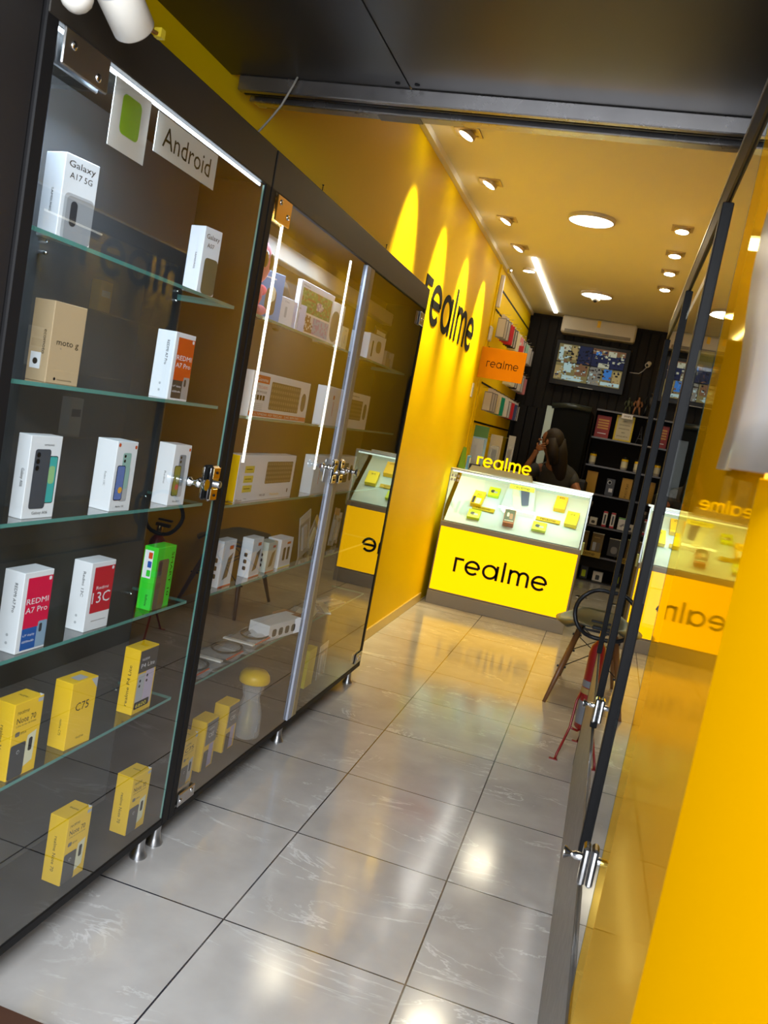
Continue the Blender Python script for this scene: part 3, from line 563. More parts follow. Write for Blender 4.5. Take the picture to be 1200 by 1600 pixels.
for i in range(6): b.add([(-1.20 - .02 * (i % 2), 2.50 + i * .035, 1.156 + .004 * (i % 3)), (-1.31, 2.505 + i * .035, 1.158), (-1.31, 2.55 + i * .035, 1.164), (-1.20, 2.545 + i * .035, 1.162 + .003 * (i % 2))], [(0, 1, 2, 3)], smoke_plastic)
b.build('plastic_bag', None, 'crumpled flat clear bag on the shelf in front of the yellow-sided keyboard box', 'bag', solid=.0012)
# top shelf
t = thing('plush_toy', 'pink plush toy half hidden by the cabinet post on the top shelf', 'plush toy', (-1.25, 2.55, 1.785))
MB().ball((-1.25, 2.56, 1.955), .068, pink, 1, 1, 1.25, 20).ball((-1.25, 2.515, 2.02), .022, pink).ball((-1.25, 2.60, 2.02), .022, pink).build('head', t)
MB().ball((-1.185, 2.575, 1.96), .017, M('plush_eye', (0.10, .05, .02), .3), .4, 1, 1.6).ball((-1.185, 2.53, 1.96), .017, M('plush_eye', (0.1, .05, .02), .3), .4, 1, 1.6).build('eyes', t)
MB().ball((-1.25, 2.555, 1.85), .055, pinkd, 1, 1.1, 1.1, 18).ball((-1.22, 2.60, 1.87), .020, pinkd, 1, 1.4, .9).build('dress', t)
MB().ball((-1.21, 2.53, 1.803), .022, pink, 1.4, 1, .8).ball((-1.21, 2.58, 1.803), .022, pink, 1.4, 1, .8).build('feet', t)
def d_pat(c1_, c2_):
    def f(b, F, S, T, w_, d_, h_):
        b.rrect(F(w_ * .2, h_ * .12), X, Z, w_ * .5, h_ * .55, .02, c1_); b.rrect(F(w_ * .34, h_ * .40) + nY * .0004, X, Z, w_ * .3, h_ * .3, .02, c2_); b.quad(F(w_ * .1, h_ * .85), X * (w_ * .5), Z * (h_ * .03), white)
    return f
carton('toy_box', 'blue picture box standing behind the pink plush toy', (-1.245, 2.665, 1.785), 70, .105, .04, .165, skyp, d_pat(taupe, cream), 'box')
def d_w(b, F, S, T, w_, d_, h_):
    b.rrect(F(w_ * .42, h_ * .30), X, Z, w_ * .14, h_ * .38, .004, lgrey); b.text('TWS', F(w_ * .5, h_ * .82), X, Z, h_ * .06, grey, w_ * .3, 'c')
carton('earphone_box', 'small white box right of the blue picture box', (-1.215, 2.755, 1.785), 80, .10, .04, .098, white, d_w, 'box')
carton('earphone_box', 'lilac-white small box touching the framed picture box', (-1.215, 2.862, 1.785), 80, .11, .04, .098, M('lilac_card', (0.62, .64, .85), .4), d_w, 'box')
def d_pic(b, F, S, T, w_, d_, h_):
    rnd = random.Random(3); cs = [M('leaf', (.06, .20, .06), .5), M('leaf2', (.16, .30, .12), .5), M('violet', (.35, .25, .5), .5), M('brown_p', (.16, .07, .04), .5), M('pale_p', (.6, .6, .65), .5)]
    b.text('Wireless', F(w_ * .05, h_ * .90), X, Z, h_ * .04, grey, w_ * .2)
    nx, nz = 22, 20
    for i in range(nx):
        for j in range(nz):
            u = (i + .5) / nx; v = (j + .5) / nz
            if v > .46:
                c = cs[0] if rnd.random() < .45 else (cs[1] if rnd.random() < .6 else cs[3])
                if (u - .6) ** 2 + (v - .7) ** 2 < .015: c = cs[4] if rnd.random() < .5 else cs[2]
            elif v < .42: c = (cs[3] if rnd.random() < .6 else cs[4]) if u < .45 else (cs[2] if rnd.random() < .4 else M('sky_p', (.35, .45, .7), .5))
            else: continue
            b.quad(F(w_ * (.06 + .88 * i / nx), h_ * (.05 + .82 * j / nz)), X * (w_ * .88 / nx), Z * (h_ * .82 / nz), c)
carton('picture_box', 'square box with garden and room pictures on the top shelf', (-1.205, 2.905, 1.785), 88, .335, .018, .185, white, d_pic, 'box')
MB().lathe([(.02, 0), (.085, .004), (.095, .014), (.095, .02), (.07, .03), (.02, .032)], (-1.345, 3.02, 1.875), X, black, 28).build('round_fan', None, 'round black disc-shaped device behind the garden picture box', 'device')
carton('headphone_box', 'grey-white tall box with oval picture right of the garden picture box', (-1.235, 3.30, 1.785), 86, .17, .05, .18, offw, lambda b, F, S, T, w_, d_, h_: b.rrect(F(w_ * .25, h_ * .1), X, Z, w_ * .5, h_ * .7, .04, taupe), 'box')
carton('headphone_box', 'cream low box just left of the aluminium stile', (-1.225, 3.49, 1.785), 88, .07, .05, .10, cream, d_w, 'box')
def d_ear(b, F, S, T, w_, d_, h_):
    b.rrect(F(w_ * .45, h_ * .35), X, Z, w_ * .3, h_ * .45, .02, taupe); b.rrect(F(w_ * .18, h_ * .15), X, Z, w_ * .08, h_ * .6, .004, ink); b.quad(F(0, 0), X * (w_ * .3), Z * (h_ * .04), orange)
carton('earphone_box', 'white earphone box with oval window on the top shelf of the right door', (-1.205, 3.83, 1.785), 84, .20, .10, .125, white, d_ear, 'box')
b = MB().box(-1.25, -1.247, 4.02, 4.24, 1.79, 1.965, M('dark_card', (.05, .035, .02), .4)).quad((-1.246, 4.05, 1.93), Y * .16, Z * .02, white).quad((-1.246, 4.03, 1.83), Y * .10, Z * .035, skyp).rrect((-1.246, 4.09, 1.86), Y, Z, .05, .05, .025, orange)
b.build('blister_pack', None, 'dark hanging pack with blue label beside the white earphone box', 'pack')
b = MB().box(-1.215, -1.19, 4.10, 4.24, 1.785, 1.86, bagplastic).box(-1.213, -1.2, 4.12, 4.22, 1.79, 1.83, taupe); b.build('clear_pack', None, 'small clear pack standing before the dark hanging pack', 'pack')
# row of cable boxes
def d_cable(n):
    def f(b, F, S, T, w_, d_, h_):
        b.quad(F(w_ * .5, h_ * .80), X * (w_ * .3), Z * (h_ * .08), orange)
        if n == 1: b.add([F(w_ * .25, h_ * .15), F(w_ * .62, h_ * .20), F(w_ * .85, h_ * .72), F(w_ * .5, h_ * .62)], [(0, 1, 2, 3)], taupe)
        else:
            for i in range(n): b.rrect(F(w_ * (.25 + .32 * i), h_ * .25), X, Z, w_ * .2, h_ * .45, .006, dgrey)
        for i in range(3): b.rrect(S(d_ * .65, h_ * (.18 + .17 * i)), nY, Z, d_ * .3, h_ * .1, .004, dgrey)
        b.quad(F(0, 0), X * w_, Z * (h_ * .025), orange if n == 1 else yelbright)
    return f
carton('cable_box', 'tall white cable box with slanted cable picture, first after the post', (-1.205, 2.615, .855), 90, .10, .04, .165, white, d_cable(1), 'cable box')
carton('cable_box', 'tall white box with orange mark, second after the post', (-1.205, 2.865, .855), 90, .095, .045, .15, white, d_cable(1), 'cable box')
carton('cable_box', 'pale box with yellow foot and single plug picture', (-1.205, 3.02, .855), 90, .09, .05, .12, M('pale_card', (.62, .64, .55), .4), d_cable(1), 'cable box')
carton('cable_box', 'cream box with two dark lipstick-shaped pictures, last of the cable row', (-1.205, 3.15, .855), 90, .13, .06, .12, white, d_cable(2), 'cable box')
b = MB().add([(-1.20, 2.50, .856), (-1.20, 2.56, .856), (-1.20, 2.50, .945)], [(0, 1, 2)], white); b.build('price_card', None, 'triangular white folded card corner beside the cabinet post', 'card', solid=.001)
def pack(name, label, x, y, z, wd, ht, tilt, cs, hd):
    T = Matrix.Translation((x, y, z)) @ Matrix.Rotation(R_(tilt), 4, 'X')
    b = MB().box(-.004, .002, -wd / 2, wd / 2, 0, ht, bagplastic, 0, T); b.box(-.002, .001, -wd / 2, wd / 2, ht * .82, ht, hd, 0, T)
    b.box(-.006, .003, -wd * .2, wd * .2, ht * .12, ht * .7, cs, .002, T); return b.build(name, None, label, 'pack')
pack('blister_pack', 'clear hanging pack with pale cable, leaning beyond the cable boxes', -1.25, 3.56, .862, .12, .20, 18, lgrey, offw)
pack('blister_pack', 'clear pack with yellow header leaning by the aluminium stile', -1.27, 3.66, .862, .10, .17, -35, cream, yel)
pack('blister_pack', 'narrow orange-backed pack right of the door stiles', -1.25, 3.93, .862, .07, .19, -8, lgrey, orsign)
pack('blister_pack', 'white card pack next to the orange-backed pack', -1.26, 4.02, .862, .07, .16, -4, offw, white)
# bagged cables lying on the low shelf
def bag(label, y, s=1.0, rz=0):
    g = thing('cable_bag', label, 'cable bag', (-1.255, y, .546))
    b = MB(); n = 7
    vs_ = []; rr = random.Random(int(y * 100))
    for i in range(n):
        for j in range(n):
            vs_.append(Vector((-1.255 + (i / (n - 1) - .5) * .15, y + (j / (n - 1) - .5) * .26 * s + .02 * (i / (n - 1)), .552 + rr.random() * .014 + (.012 if 1 < i < 5 and 1 < j < 5 else 0))))
    b.add(vs_, [(i * n + j, (i + 1) * n + j, (i + 1) * n + j + 1, i * n + j + 1) for i in range(n - 1) for j in range(n - 1)], bagplastic, True); b.build('bag', g)
    c = MB()
    for k in range(5): c.tube([(-1.255 + (.035 + .005 * k) * math.cos(a * math.pi / 10), y + (.055 + .005 * k) * math.sin(a * math.pi / 10), .556 + .003 * k) for a in range(20)], .0028, black, 6, True)
    c.build('cable', g)
    MB().box(-1.325, -1.195, y + .105, y + .125, .562, .568, offw, 0).box(-1.20, -1.194, y - .12, y + .02, .560, .563, orange, 0).build('header', g)
bag('clear bag of brown-black cable nearest the post on the low shelf', 2.62); bag('clear bag with a black coiled cable, middle of the low shelf', 2.90); bag('clear bag of cable farthest along the low shelf', 3.16)
carton('lens_box', 'white box with four camera-lens icons lying on the low shelf', (-1.20, 3.17, .546), 80, .25, .10, .065, white, lambda b, F, S, T, w_, d_, h_: [b.rrect(F(w_ * (.1 + .2 * i), h_ * .2), X, Z, w_ * .13, h_ * .5, .01, dgrey) for i in range(4)], 'box')
carton('orange_box', 'small dark orange box next to the lens-icon box', (-1.205, 3.40, .546), 80, .10, .09, .06, M('rust_card', (.28, .09, .03), .5), lambda b, F, S, T, w_, d_, h_: b.quad(T(w_ * .2, d_ * .2), X * (w_ * .5), Y * (d_ * .5), white), 'box')
for lb, y, a in (('flat clear pack with white earphone cable lying on the low shelf beyond the stile', 3.72, 10), ('flat yellowish pack lying farthest on the low shelf', 4.05, -12), ('small flat clear pack near the right door glass', 3.90, 30)):
    T = Matrix.Translation((-1.26, y, .548)) @ Matrix.Rotation(R_(a), 4, 'Z')
    MB().box(-.06, .06, -.11, .11, 0, .004, bagplastic, 0, T).box(-.03, .0, -.08, .08, .0045, .007, offw, .001, T).box(.03, .06, -.11, .11, .0042, .006, cream, 0, T).build('flat_pack', None, lb, 'pack')
# bottle with yellow cap, and more at the bottom
t = thing('cap_bottle', 'clear bottle with wide yellow cap on the second cabinet floor', 'bottle', (-1.24, 3.20, .119))
MB().lathe([(.055, 0), (.06, .01), (.055, .10), (.035, .17), (.045, .20), (.05, .235)], (-1.24, 3.20, .12), Z, bagplastic, 24).lathe([(.02, 0), (.026, .05), (.012, .1), (.02, .14)], (-1.24, 3.20, .125), Z, M('gold_fill', (.5, .4, .08), .3, .6), 14).build('body', t)
MB().lathe([(.062, 0), (.066, .008), (.062, .03), (.05, .045), (0, .05)], (-1.24, 3.20, .355), Z, yel, 28).build('cap', t)
carton('yellow_box', 'slim yellow box standing behind the right cabinet door', (-1.25, 3.92, .119), 90, .11, .05, .20, yelbright, None, 'box')
pack('clear_pack', 'clear hanging pack beside the slim yellow box', -1.25, 4.16, .12, .12, .19, 5, lgrey, offw)
# ------------------------------------------------------------ wall lettering and small wall fittings
k = 0.270
MB().ribbon(RM, .19, (-1.389, 5.38, 2.212), Y, Z, k, ink, .003, kx=(7.30 - 5.38) / 6.1).build('wall_lettering', None, 'large black word in lowercase letters mounted on the yellow left wall', 'lettering')
MB().box(-1.39, -1.384, 7.76, 7.84, 1.86, 1.99, offw, .002).box(-1.385, -1.382, 7.78, 7.80, 1.90, 1.95, lgrey).box(-1.385, -1.382, 7.81, 7.83, 1.90, 1.95, lgrey).build('wall_switch', None, 'white switch plate on the yellow wall under the large black word', 'switch')
MB().box(-1.39, -1.36, 8.02, 8.14, 2.42, 2.56, offw, .008).build('thermostat', None, 'small white box on the wall above the orange sign', 'thermostat')
b = MB().box(-1.375, -1.34, 8.09, 8.14, 2.75, 3.05, offw, .004).lathe([(.02, 0), (.024, .03), (.018, .05)], (-1.31, 8.11, 3.08), Z, chrome, 12).build('door_closer', None, 'white upright fitting near the ceiling at the wall corner', 'fitting')
for z in (2.98, 2.88, 2.60, 2.32, 2.02, 1.66, 1.36): pass
g = thing('slat_panel', 'yellow slat panel with black rails for hanging phone cases', 'display panel', (-1.38, 9.5, 1.0))
MB().box(-1.388, -1.372, 8.12, 10.85, 1.0, 3.05, yellow_wall, .003).build('board', g)
for z in (2.93, 2.72, 2.36, 2.02, 1.64): MB().box(-1.373, -1.368, 8.13, 10.84, z, z + .018, ink).build('rail', g)
# hanging phone cases (each a thing)
rc = random.Random(11)
case_cols = [M('case_white', (.62, .60, .58), .4), M('case_red', (.55, .02, .03), .4), M('case_pink', (.62, .22, .24), .4), M('case_black', (.015, .015, .018), .35), M('case_mint', (.35, .60, .52), .4), M('case_green', (.0, .32, .20), .4), M('case_cream', (.66, .62, .45), .4), M('case_grey', (.22, .22, .23), .4), M('case_navy', (.03, .04, .15), .4)]
cn = ['white', 'red', 'pink', 'black', 'mint', 'green', 'cream', 'grey', 'navy']
def case(y, x, z, ci, grp, lab, ht=.19, wd=.085):
    b = MB(); hw = M('hook_wire', (.5, .5, .5), .25, 1.0)
    T = Matrix.Translation((x, y, z)) @ Matrix.Rotation(R_(rc.uniform(-5, 5)), 4, 'Z')
    b.box(-wd / 2, wd / 2, -.006, .006, -ht - .03, -.03, case_cols[ci], .004, T); b.box(-wd * .42, wd * .42, -.0065, -.006, -ht - .02, -.04, M('case_card', (.55, .53, .50), .5) if ci in (3, 7) else case_cols[ci], 0, T)
    b.box(-.014, .014, -.002, .002, -.03, .004, case_cols[0], 0, T); b.build('phone_case', None, lab, 'phone case', grp)
rows = [(2.70, 8.20, 10.75, 27, 'upper row', [7, 1, 3, 6, 2, 3, 4, 0, 7]), (2.34, 9.3, 10.75, 16, 'row under the red case', [6, 3, 0, 7, 2]), (1.99, 8.25, 10.5, 24, 'row below the orange sign', [7, 6, 5, 0, 7, 1, 8, 3])]
pos = {2.70: 'in the top hanging row above the orange sign', 2.34: 'in the hanging row behind the orange sign', 1.99: 'in the hanging row below the orange sign'}
for z, y0, y1, n, nm, seq in rows:
    hk = MB()
    for i in range(n):
        y = y0 + (y1 - y0) * i / (n - 1); ci = seq[i * len(seq) // n]
        case(y, -1.300 + (i % 3) * .010, z, ci, 'phone cases, %s' % nm, '%s phone case %s' % (cn[ci], pos[z]))
    for i in range(0, n, 3):
        y = y0 + (y1 - y0) * i / (n - 1); hk = MB().tube([(-1.37, y, z + .0035), (-1.24, y, z + .0035), (-1.232, y, z + .012)], .0022, chrome, 6); hk.build('hook', g)
case(9.42, -1.25, 2.60, 1, None, 'bright red ruffled phone case hanging lowest above the sign', .19, .10)
def blister(name, label, x, y, z, wd, ht, mats, rz=0):
    g = thing(name, label, 'pack', (x, y, z), R_(rz))
    T = Matrix.Identity(4)
    MB().box(-wd / 2, wd / 2, 0, .004, 0, ht, mats[0], .001).box(-wd / 2, wd / 2, -.002, 0, ht * .72, ht, mats[1]).build('card', g, local=True)
    b = MB().box(-wd * .36, wd * .36, -.02, -.002, ht * .06, ht * .68, bagplastic, .004); b.build('bubble', g, local=True)
    b = MB().box(-wd * .2, wd * .2, -.012, -.003, ht * .1, ht * .58, mats[2], .006)
    for i in range(3): b.lathe([(.007, 0), (.007, .002)], (-wd * .1, -.0135, ht * (.50 - .09 * i)), Y, ink, 10)
    b.build('phone_case', g, local=True)
blister('blue_pack', 'blue case pack with green header hanging left behind the counter', -1.315, 8.28, 1.22, .17, .40, (M('pale_blue_card', (.30, .52, .75), .4), M('leaf_green_header', (.07, .22, .03), .5), M('lilac_case', (.40, .48, .68), .4)), 4)
blister('kraft_pack', 'beige product pack hanging right of the blue case pack', -1.16, 8.42, 1.22, .12, .34, (M('beige_card', (.50, .45, .34), .6), M('beige_card', (.5, .45, .34), .6), dgrey), 2)
for hx_, hy_, hz_ in ((-1.16, 8.42, 1.55), (-1.03, 8.6, 1.57)): MB().tube([(-1.37, hy_ + .006, hz_ - .02), (hx_ + .02, hy_ + .006, hz_ - .02), (hx_ + .03, hy_ + .006, hz_)], .003, chrome, 6).build('hook', g)
blister('slim_pack', 'slim black-windowed pack hanging beside the beige pack', -1.03, 8.6, 1.24, .07, .34, (lgrey, lgrey, black), -6)
MB().lathe([(.03, 0), (.038, .16), (.034, .16), (.027, .01), (0, .01)], (-1.08, 8.28, 1.085), Z, M('green_cup', (.02, .25, .03), .5), 18).build('cup', None, 'green cup behind the glowing letters', 'cup')
# orange blade sign
b = MB().box(-1.385, -.965, 7.89, 7.91, 2.06, 2.345, orsign, .002); b.ribbon(RM, .13, (-1.32, 7.888, 2.165), X, Z, .055, ink, kx=.30 / 6.1); b.ribbon(RM, .13, (-1.03, 7.912, 2.165), nX, Z, .055, ink, kx=.30 / 6.1)
b.build('blade_sign', None, 'orange projecting sign with a black word', 'sign')
# ------------------------------------------------------------ counter
CX0, CX1, CY0, CY1 = -1.335, -0.118, 7.22, 7.72
g = thing('sales_counter', 'lit yellow counter with glass display top and large black word', 'counter', (-.72, 7.45, 0))
MB().box(CX0, CX1, CY0 - .012, CY1, 0, .115, counter_grey, .003).build('plinth', g)
MB().box(CX0, CX1 + .004, CY0, CY1, .115, .70, M('counter_side', (.16, .15, .13), .5), .002).build('body', g)
pn = MB().box(CX0 + .012, CX1 - .012, CY0 - .008, CY0 - .001, .13, .695, lit_yellow, .002).build('lit_panel', g)
MB().ribbon(RM, .17, (-1.146, CY0 - .0095, .322), X, Z, .128, ink, .004, kx=.815 / 6.1).build('lettering', pn, label='large black word')
MB().box(CX0, CX1, CY0 - .012, CY0 + .02, .70, .74, counter_grey, .002).box(CX0, CX1, CY0 + .02, CY1, .70, .73, counter_grey).build('ledge', g)
b = MB().add([(CX0 + .02, CY0 + .03, .745), (CX1 - .02, CY0 + .03, .745), (CX1 - .02, CY1 - .02, 1.13), (CX0 + .02, CY1 - .02, 1.13)], [(0, 1, 2, 3)], tray_white)
b.add([(CX0 + .02, CY1 - .02, 1.13), (CX1 - .02, CY1 - .02, 1.13), (CX1 - .02, CY1 - .02, 1.2), (CX0 + .02, CY1 - .02, 1.2)], [(0, 1, 2, 3)], tray_white)
b.build('sloping_tray', g, solid=.006)
MB().add([(CX0, CY0, .74), (CX1, CY0, .74), (CX1, CY0, 1.2), (CX0, CY0, 1.2)], [(0, 1, 2, 3)], case_glass).build('front_glass', g)
MB().add([(CX0, CY0, 1.2), (CX1, CY0, 1.2), (CX1, CY1, 1.2), (CX0, CY1, 1.2)], [(0, 1, 2, 3)], case_glass).build('top_glass', g)
for x in (CX0, CX1): MB().add([(x, CY0, .74), (x, CY1, .74), (x, CY1, 1.2), (x, CY0, 1.2)], [(0, 1, 2, 3)], case_glass).build('side_glass', g)
al2 = M('case_trim', (.50, .55, .53), .3, .8)
MB().box(CX0, CX1, CY0 - .004, CY0 + .02, 1.195, 1.213, al2, .003).box(CX0, CX1, CY1 - .015, CY1, 1.19, 1.21, al2, .002).box(CX1 - .010, CX1 + .002, CY0 - .002, CY0 + .010, .74, 1.2, al2).box(CX0, CX0 + .008, CY0, CY0 + .008, .74, 1.2, al2).build('trim', g)
MB().box(CX0 + .02, CX1 - .02, CY0 + .012, CY0 + .022, 1.182, 1.194, led_case).build('led_strip', g)
MB().box(CX1 + .004, CX1 + .02, CY0 + .02, CY0 + .10, .70, .80, M('olive_label', (.35, .38, .12), .5)).build('latch', g)
b = MB()
for i in range(3):
    for j in range(2): b.rrect((CX0 + .015 + i * .028, CY0 - .0012, 1.10 + j * .035), X, Z, .018, .022, .002, lgrey)
b.build('sticker', g)
light('counter_led_glow', 'AREA', (-.727, 7.26, 1.175), 3.0, (.68, 1, .86), rot=(.6, 0, 0), shape='RECTANGLE', size=1.1, size_y=.02)
def tray(y): return .745 + (y - 7.25) / .45 * .385 + .006
def ontray(name, label, x, y, wd, dp, th, mat, deco=None, cat='box', rz=0):
    """a box lying on the sloping tray; local y runs up the slope, z is its thickness"""
    b = MB().box(-wd / 2, wd / 2, 0, dp, 0, th, mat, .002)
    if deco: deco(b, wd, dp, th)
    o = b.build(name, None, label, cat, local=True); o.location = (x, y, tray(y)); o.rotation_euler = (math.atan(.385 / .45), 0, R_(rz)); return o
def dt(s, f=.5, mat=ink, yy=.6):
    def d_(b, w_, d2, t_): b.text(s, Vector((0, d2 * yy, t_ + E)), X, Y, d2 * .16, mat, w_ * f, 'c')
    return d_
def d70(b, w_, d2, t_): dt('70', .4, ink, .62)(b, w_, d2, t_); b.rrect((-w_ * .42, d2 * .03, t_ + E), X, Y, w_ * .22, d2 * .5, .004, dgrey); b.rrect((-w_ * .1, d2 * .03, t_ + E), X, Y, w_ * .45, d2 * .42, .004, cream)
def dbud(b, w_, d2, t_): b.rrect((-w_ * .3, d2 * .3, t_ + E), X, Y, w_ * .36, d2 * .36, .02, dgrey); b.rrect((-w_ * .02, d2 * .32, t_ + 2 * E), X, Y, w_ * .34, d2 * .2, .01, lgrey)
def dtag(b, w_, d2, t_): b.ribbon(RM, .14, (-w_ * .32, d2 * .25, t_ + E), X, Y, d2 * .42, ink, kx=w_ * .64 / 6.1)
ontray('phone_box', 'yellow-orange box with cream phone picture at left of the counter tray', -1.09, 7.42, .10, .17, .045, yel, d70, 'phone box', -4)
ontray('earbud_box', 'lime earbud box up beside the transparent stand', -.97, 7.54, .10, .11, .03, lime, dbud, 'earbud box')
ontray('earbud_box', 'lime earbud box at the lower left of the counter tray', -1.075, 7.30, .11, .10, .03, lime, dbud, 'earbud box')
ontray('earbud_box', 'lime earbud box lying low, right of the dark phone box', -.50, 7.31, .12, .10, .03, lime, dbud, 'earbud box')
ontray('phone_box', 'orange-yellow box higher up near the right end of the counter tray', -.375, 7.53, .10, .16, .05, yel, dt('60s', .45, ink, .78), 'phone box', -3)
ontray('phone_box', 'bright yellow box nearest the right end of the counter tray', -.25, 7.41, .105, .16, .045, yelbright, dt('P4', .35, ink, .66), 'phone box', -4)
def ddark(b, w_, d2, t_):
    b.quad((-w_ * .45, d2 * .1, t_ + E), X * (w_ * .9), Y * (d2 * .86), M('olive_print', (.10, .11, .06), .5)); b.rrect((-w_ * .25, d2 * .45, t_ + 2 * E), X, Y, w_ * .2, d2 * .3, .01, cream); b.rrect((0, d2 * .3, t_ + 2 * E), X, Y, w_ * .3, d2 * .4, .01, M('figure_print', (.4, .2, .1), .5))
    b.quad((-w_ * .4, d2 * .15, t_ + 3 * E), X * (w_ * .8), Y * (d2 * .05), cream)
ontray('phone_box', 'dark printed box with orange base in the middle of the tray', -.765, 7.30, .095, .17, .05, M('burnt_card', (.45, .14, .02), .5), ddark, 'phone box', 5)
ontray('strip_tag', 'mustard strip tag on the left half of the tray', -1.015, 7.395, .20, .045, .012, M('mustard_card', (.55, .38, .0), .4), dtag, 'tag', -4)
ontray('strip_tag', 'mustard strip tag on the right half of the tray', -.445, 7.415, .21, .045, .012, M('mustard_card', (.55, .38, .0), .4), dtag, 'tag', -2)
g = thing('leaflet_stand', 'clear stand with a phone leaflet and yellow top strip on the tray', 'stand', (-.74, 7.47, 1.0))
MB().add([(-.90, 7.42, .895), (-.56, 7.42, .895), (-.60, 7.56, 1.16), (-.86, 7.56, 1.16)], [(0, 1, 2, 3)], case_glass).build('clear_sheet', g)
MB().add([(-.88, 7.425, .90), (-.58, 7.425, .90), (-.61, 7.562, 1.15), (-.85, 7.562, 1.15)], [(0, 1, 2, 3)], M('leaflet_paper', (.62, .65, .64), .5)).add([(-.76, 7.445, .945), (-.68, 7.445, .945), (-.76, 7.545, 1.13), (-.82, 7.545, 1.13)], [(0, 1, 2, 3)], cream).add([(-.70, 7.465, .99), (-.64, 7.47, 1.0), (-.66, 7.545, 1.13), (-.74, 7.545, 1.13)], [(0, 1, 2, 3)], M('slate_print', (.08, .09, .14), .4)).build('leaflet', g)
b = MB().box(-.84, -.62, 7.535, 7.55, 1.115, 1.155, yelbright, .002); b.ribbon(RM, .14, (-.80, 7.534, 1.125), X, Z, .02, ink, kx=.14 / 6.1); b.build('top_strip', g)
# lit word on the counter top
g = thing('desk_sign', 'glowing yellow word standing on a grey base on the counter', 'sign', (-.92, 7.38, 1.213))
MB().add([(-1.20, 7.33, 1.213), (-.64, 7.33, 1.213), (-.66, 7.34, 1.262), (-1.18, 7.34, 1.262), (-1.20, 7.46, 1.213), (-.64, 7.46, 1.213), (-.66, 7.44, 1.262), (-1.18, 7.44, 1.262)], [(0, 1, 2, 3), (5, 4, 7, 6), (3, 2, 6, 7), (1, 5, 6, 2), (4, 0, 3, 7), (0, 4, 5, 1)], M('sign_base', (.30, .28, .18), .4)).build('base', g)
MB().ribbon(RM, .19, (-1.15, 7.39, 1.262), X, Z, .083, lit_letters, .015, kx=.48 / 6.1).build('letters', g, label='glowing yellow letters')
# things standing at the left end of the counter top
b = MB().add([(-1.31, 7.40, 1.213), (-1.24, 7.36, 1.213), (-1.27, 7.42, 1.40), (-1.30, 7.44, 1.40)], [(0, 1, 2, 3)], M('green_holder', (.10, .22, .02), .5)).add([(-1.33, 7.44, 1.213), (-1.31, 7.40, 1.213), (-1.30, 7.44, 1.40)], [(0, 1, 2)], black); b.build('card_holder', None, 'dark green leaning card holder at the wall end of the counter', 'holder', solid=.004)
b = MB().box(-1.235, -1.215, 7.34, 7.44, 1.213, 1.335, skyp, .002).box(-1.2145, -1.214, 7.36, 7.42, 1.23, 1.32, white); b.build('leaflet_card', None, 'small upright blue and white card beside the green holder', 'card')
b = MB().box(-1.205, -1.11, 7.34, 7.38, 1.213, 1.275, black, .003).text('JBL', (-1.157, 7.3393, 1.235), X, Z, .018, white, .05, 'c'); b.build('black_box', None, 'small black box with white mark left of the glowing word', 'box')
# ------------------------------------------------------------ ceiling lights
def sq_lamp(x, y, label, tilt, grp):
    g = thing('downlight', label, 'ceiling light', (x, y, 3.13), 0, grp)
    tr = M('lamp_trim', (.55, .45, .28), .4, .3)
    b = MB(); s_o, s_i = .072, .052
    for a0, a1, b0, b1 in ((-s_o, s_o, -s_o, -s_i), (-s_o, s_o, s_i, s_o), (-s_o, -s_i, -s_i, s_i), (s_i, s_o, -s_i, s_i)): b.box(x + a0, x + a1, y + b0, y + b1, 3.163, 3.17, tr)
    b.box(x - s_i, x + s_i, y - s_i, y + s_i, 3.168, 3.1695, tr)
    b.build('frame', g)
    ax = Vector((-tilt, -.1, -1)).normalized()
    MB().lathe([(.052, 0), (.052, .022), (.046, .024)], Vector((x, y, 3.167)), ax, tr, 24).build('ring', g)
    MB().lathe([(.044, 0), (.030, .004), (0, .005)], Vector((x, y, 3.167)) + ax * .0245, ax, lamp_face, 24).build('diffuser', g)
sl = ['first wall-side square downlight nearest the entrance', 'second wall-side square downlight from the entrance', 'third wall-side square downlight from the entrance', 'fourth wall-side square downlight from the entrance']
for y, l_ in zip(SPOT_L, sl): sq_lamp(-1.145, y, l_, .45, 'square downlights along the left wall')
sr = ['nearest square downlight of the right-hand row', 'second square downlight of the right-hand row', 'third square downlight of the right-hand row', 'farthest square downlight of the right-hand row']
for y, l_ in zip(SPOT_R, sr): sq_lamp(.115, y, l_, .0, 'square downlights of the right row')
def rlamp(x, y, r, label, m=lamp_big):
    g = thing('round_ceiling_light', label, 'ceiling light', (x, y, 3.13))
    MB().lathe([(r, 0), (r, .022), (r * .93, .028), (r * .93, .02)], (x, y, 3.17), nZ, M('round_trim', (.55, .50, .42), .4), 40).build('rim', g)
    MB().lathe([(r * .92, 0), (r * .5, .003), (0, .004)], (x, y, 3.145), nZ, m, 40).build('diffuser', g); return g
rlamp(-.503, 6.22, .168, 'large round ceiling light in the middle of the shop')
rl2 = rlamp(-.525, 9.05, .165, 'round ceiling light with a dome camera below it, near the back')
rlamp(-1.15, 8.255, .06, 'small round downlight beside the linear light', lamp_face)
MB().lathe([(.045, 0), (.05, .02), (.042, .045), (.02, .062), (0, .066)], (-.525, 8.99, 3.138), nZ, offw, 20).ball((-.525, 8.96, 3.085), .022, black).build('dome_camera', None, 'small white dome camera under the rear round light', 'camera')
MB().box(-1.075, -1.035, 7.72, 10.60, 3.152, 3.17, M('linear_lamp', (1, 1, 1), .5, emit=5, ec=(1, .97, .92))).build('linear_light', None, 'thin straight white linear light along the ceiling', 'ceiling light')
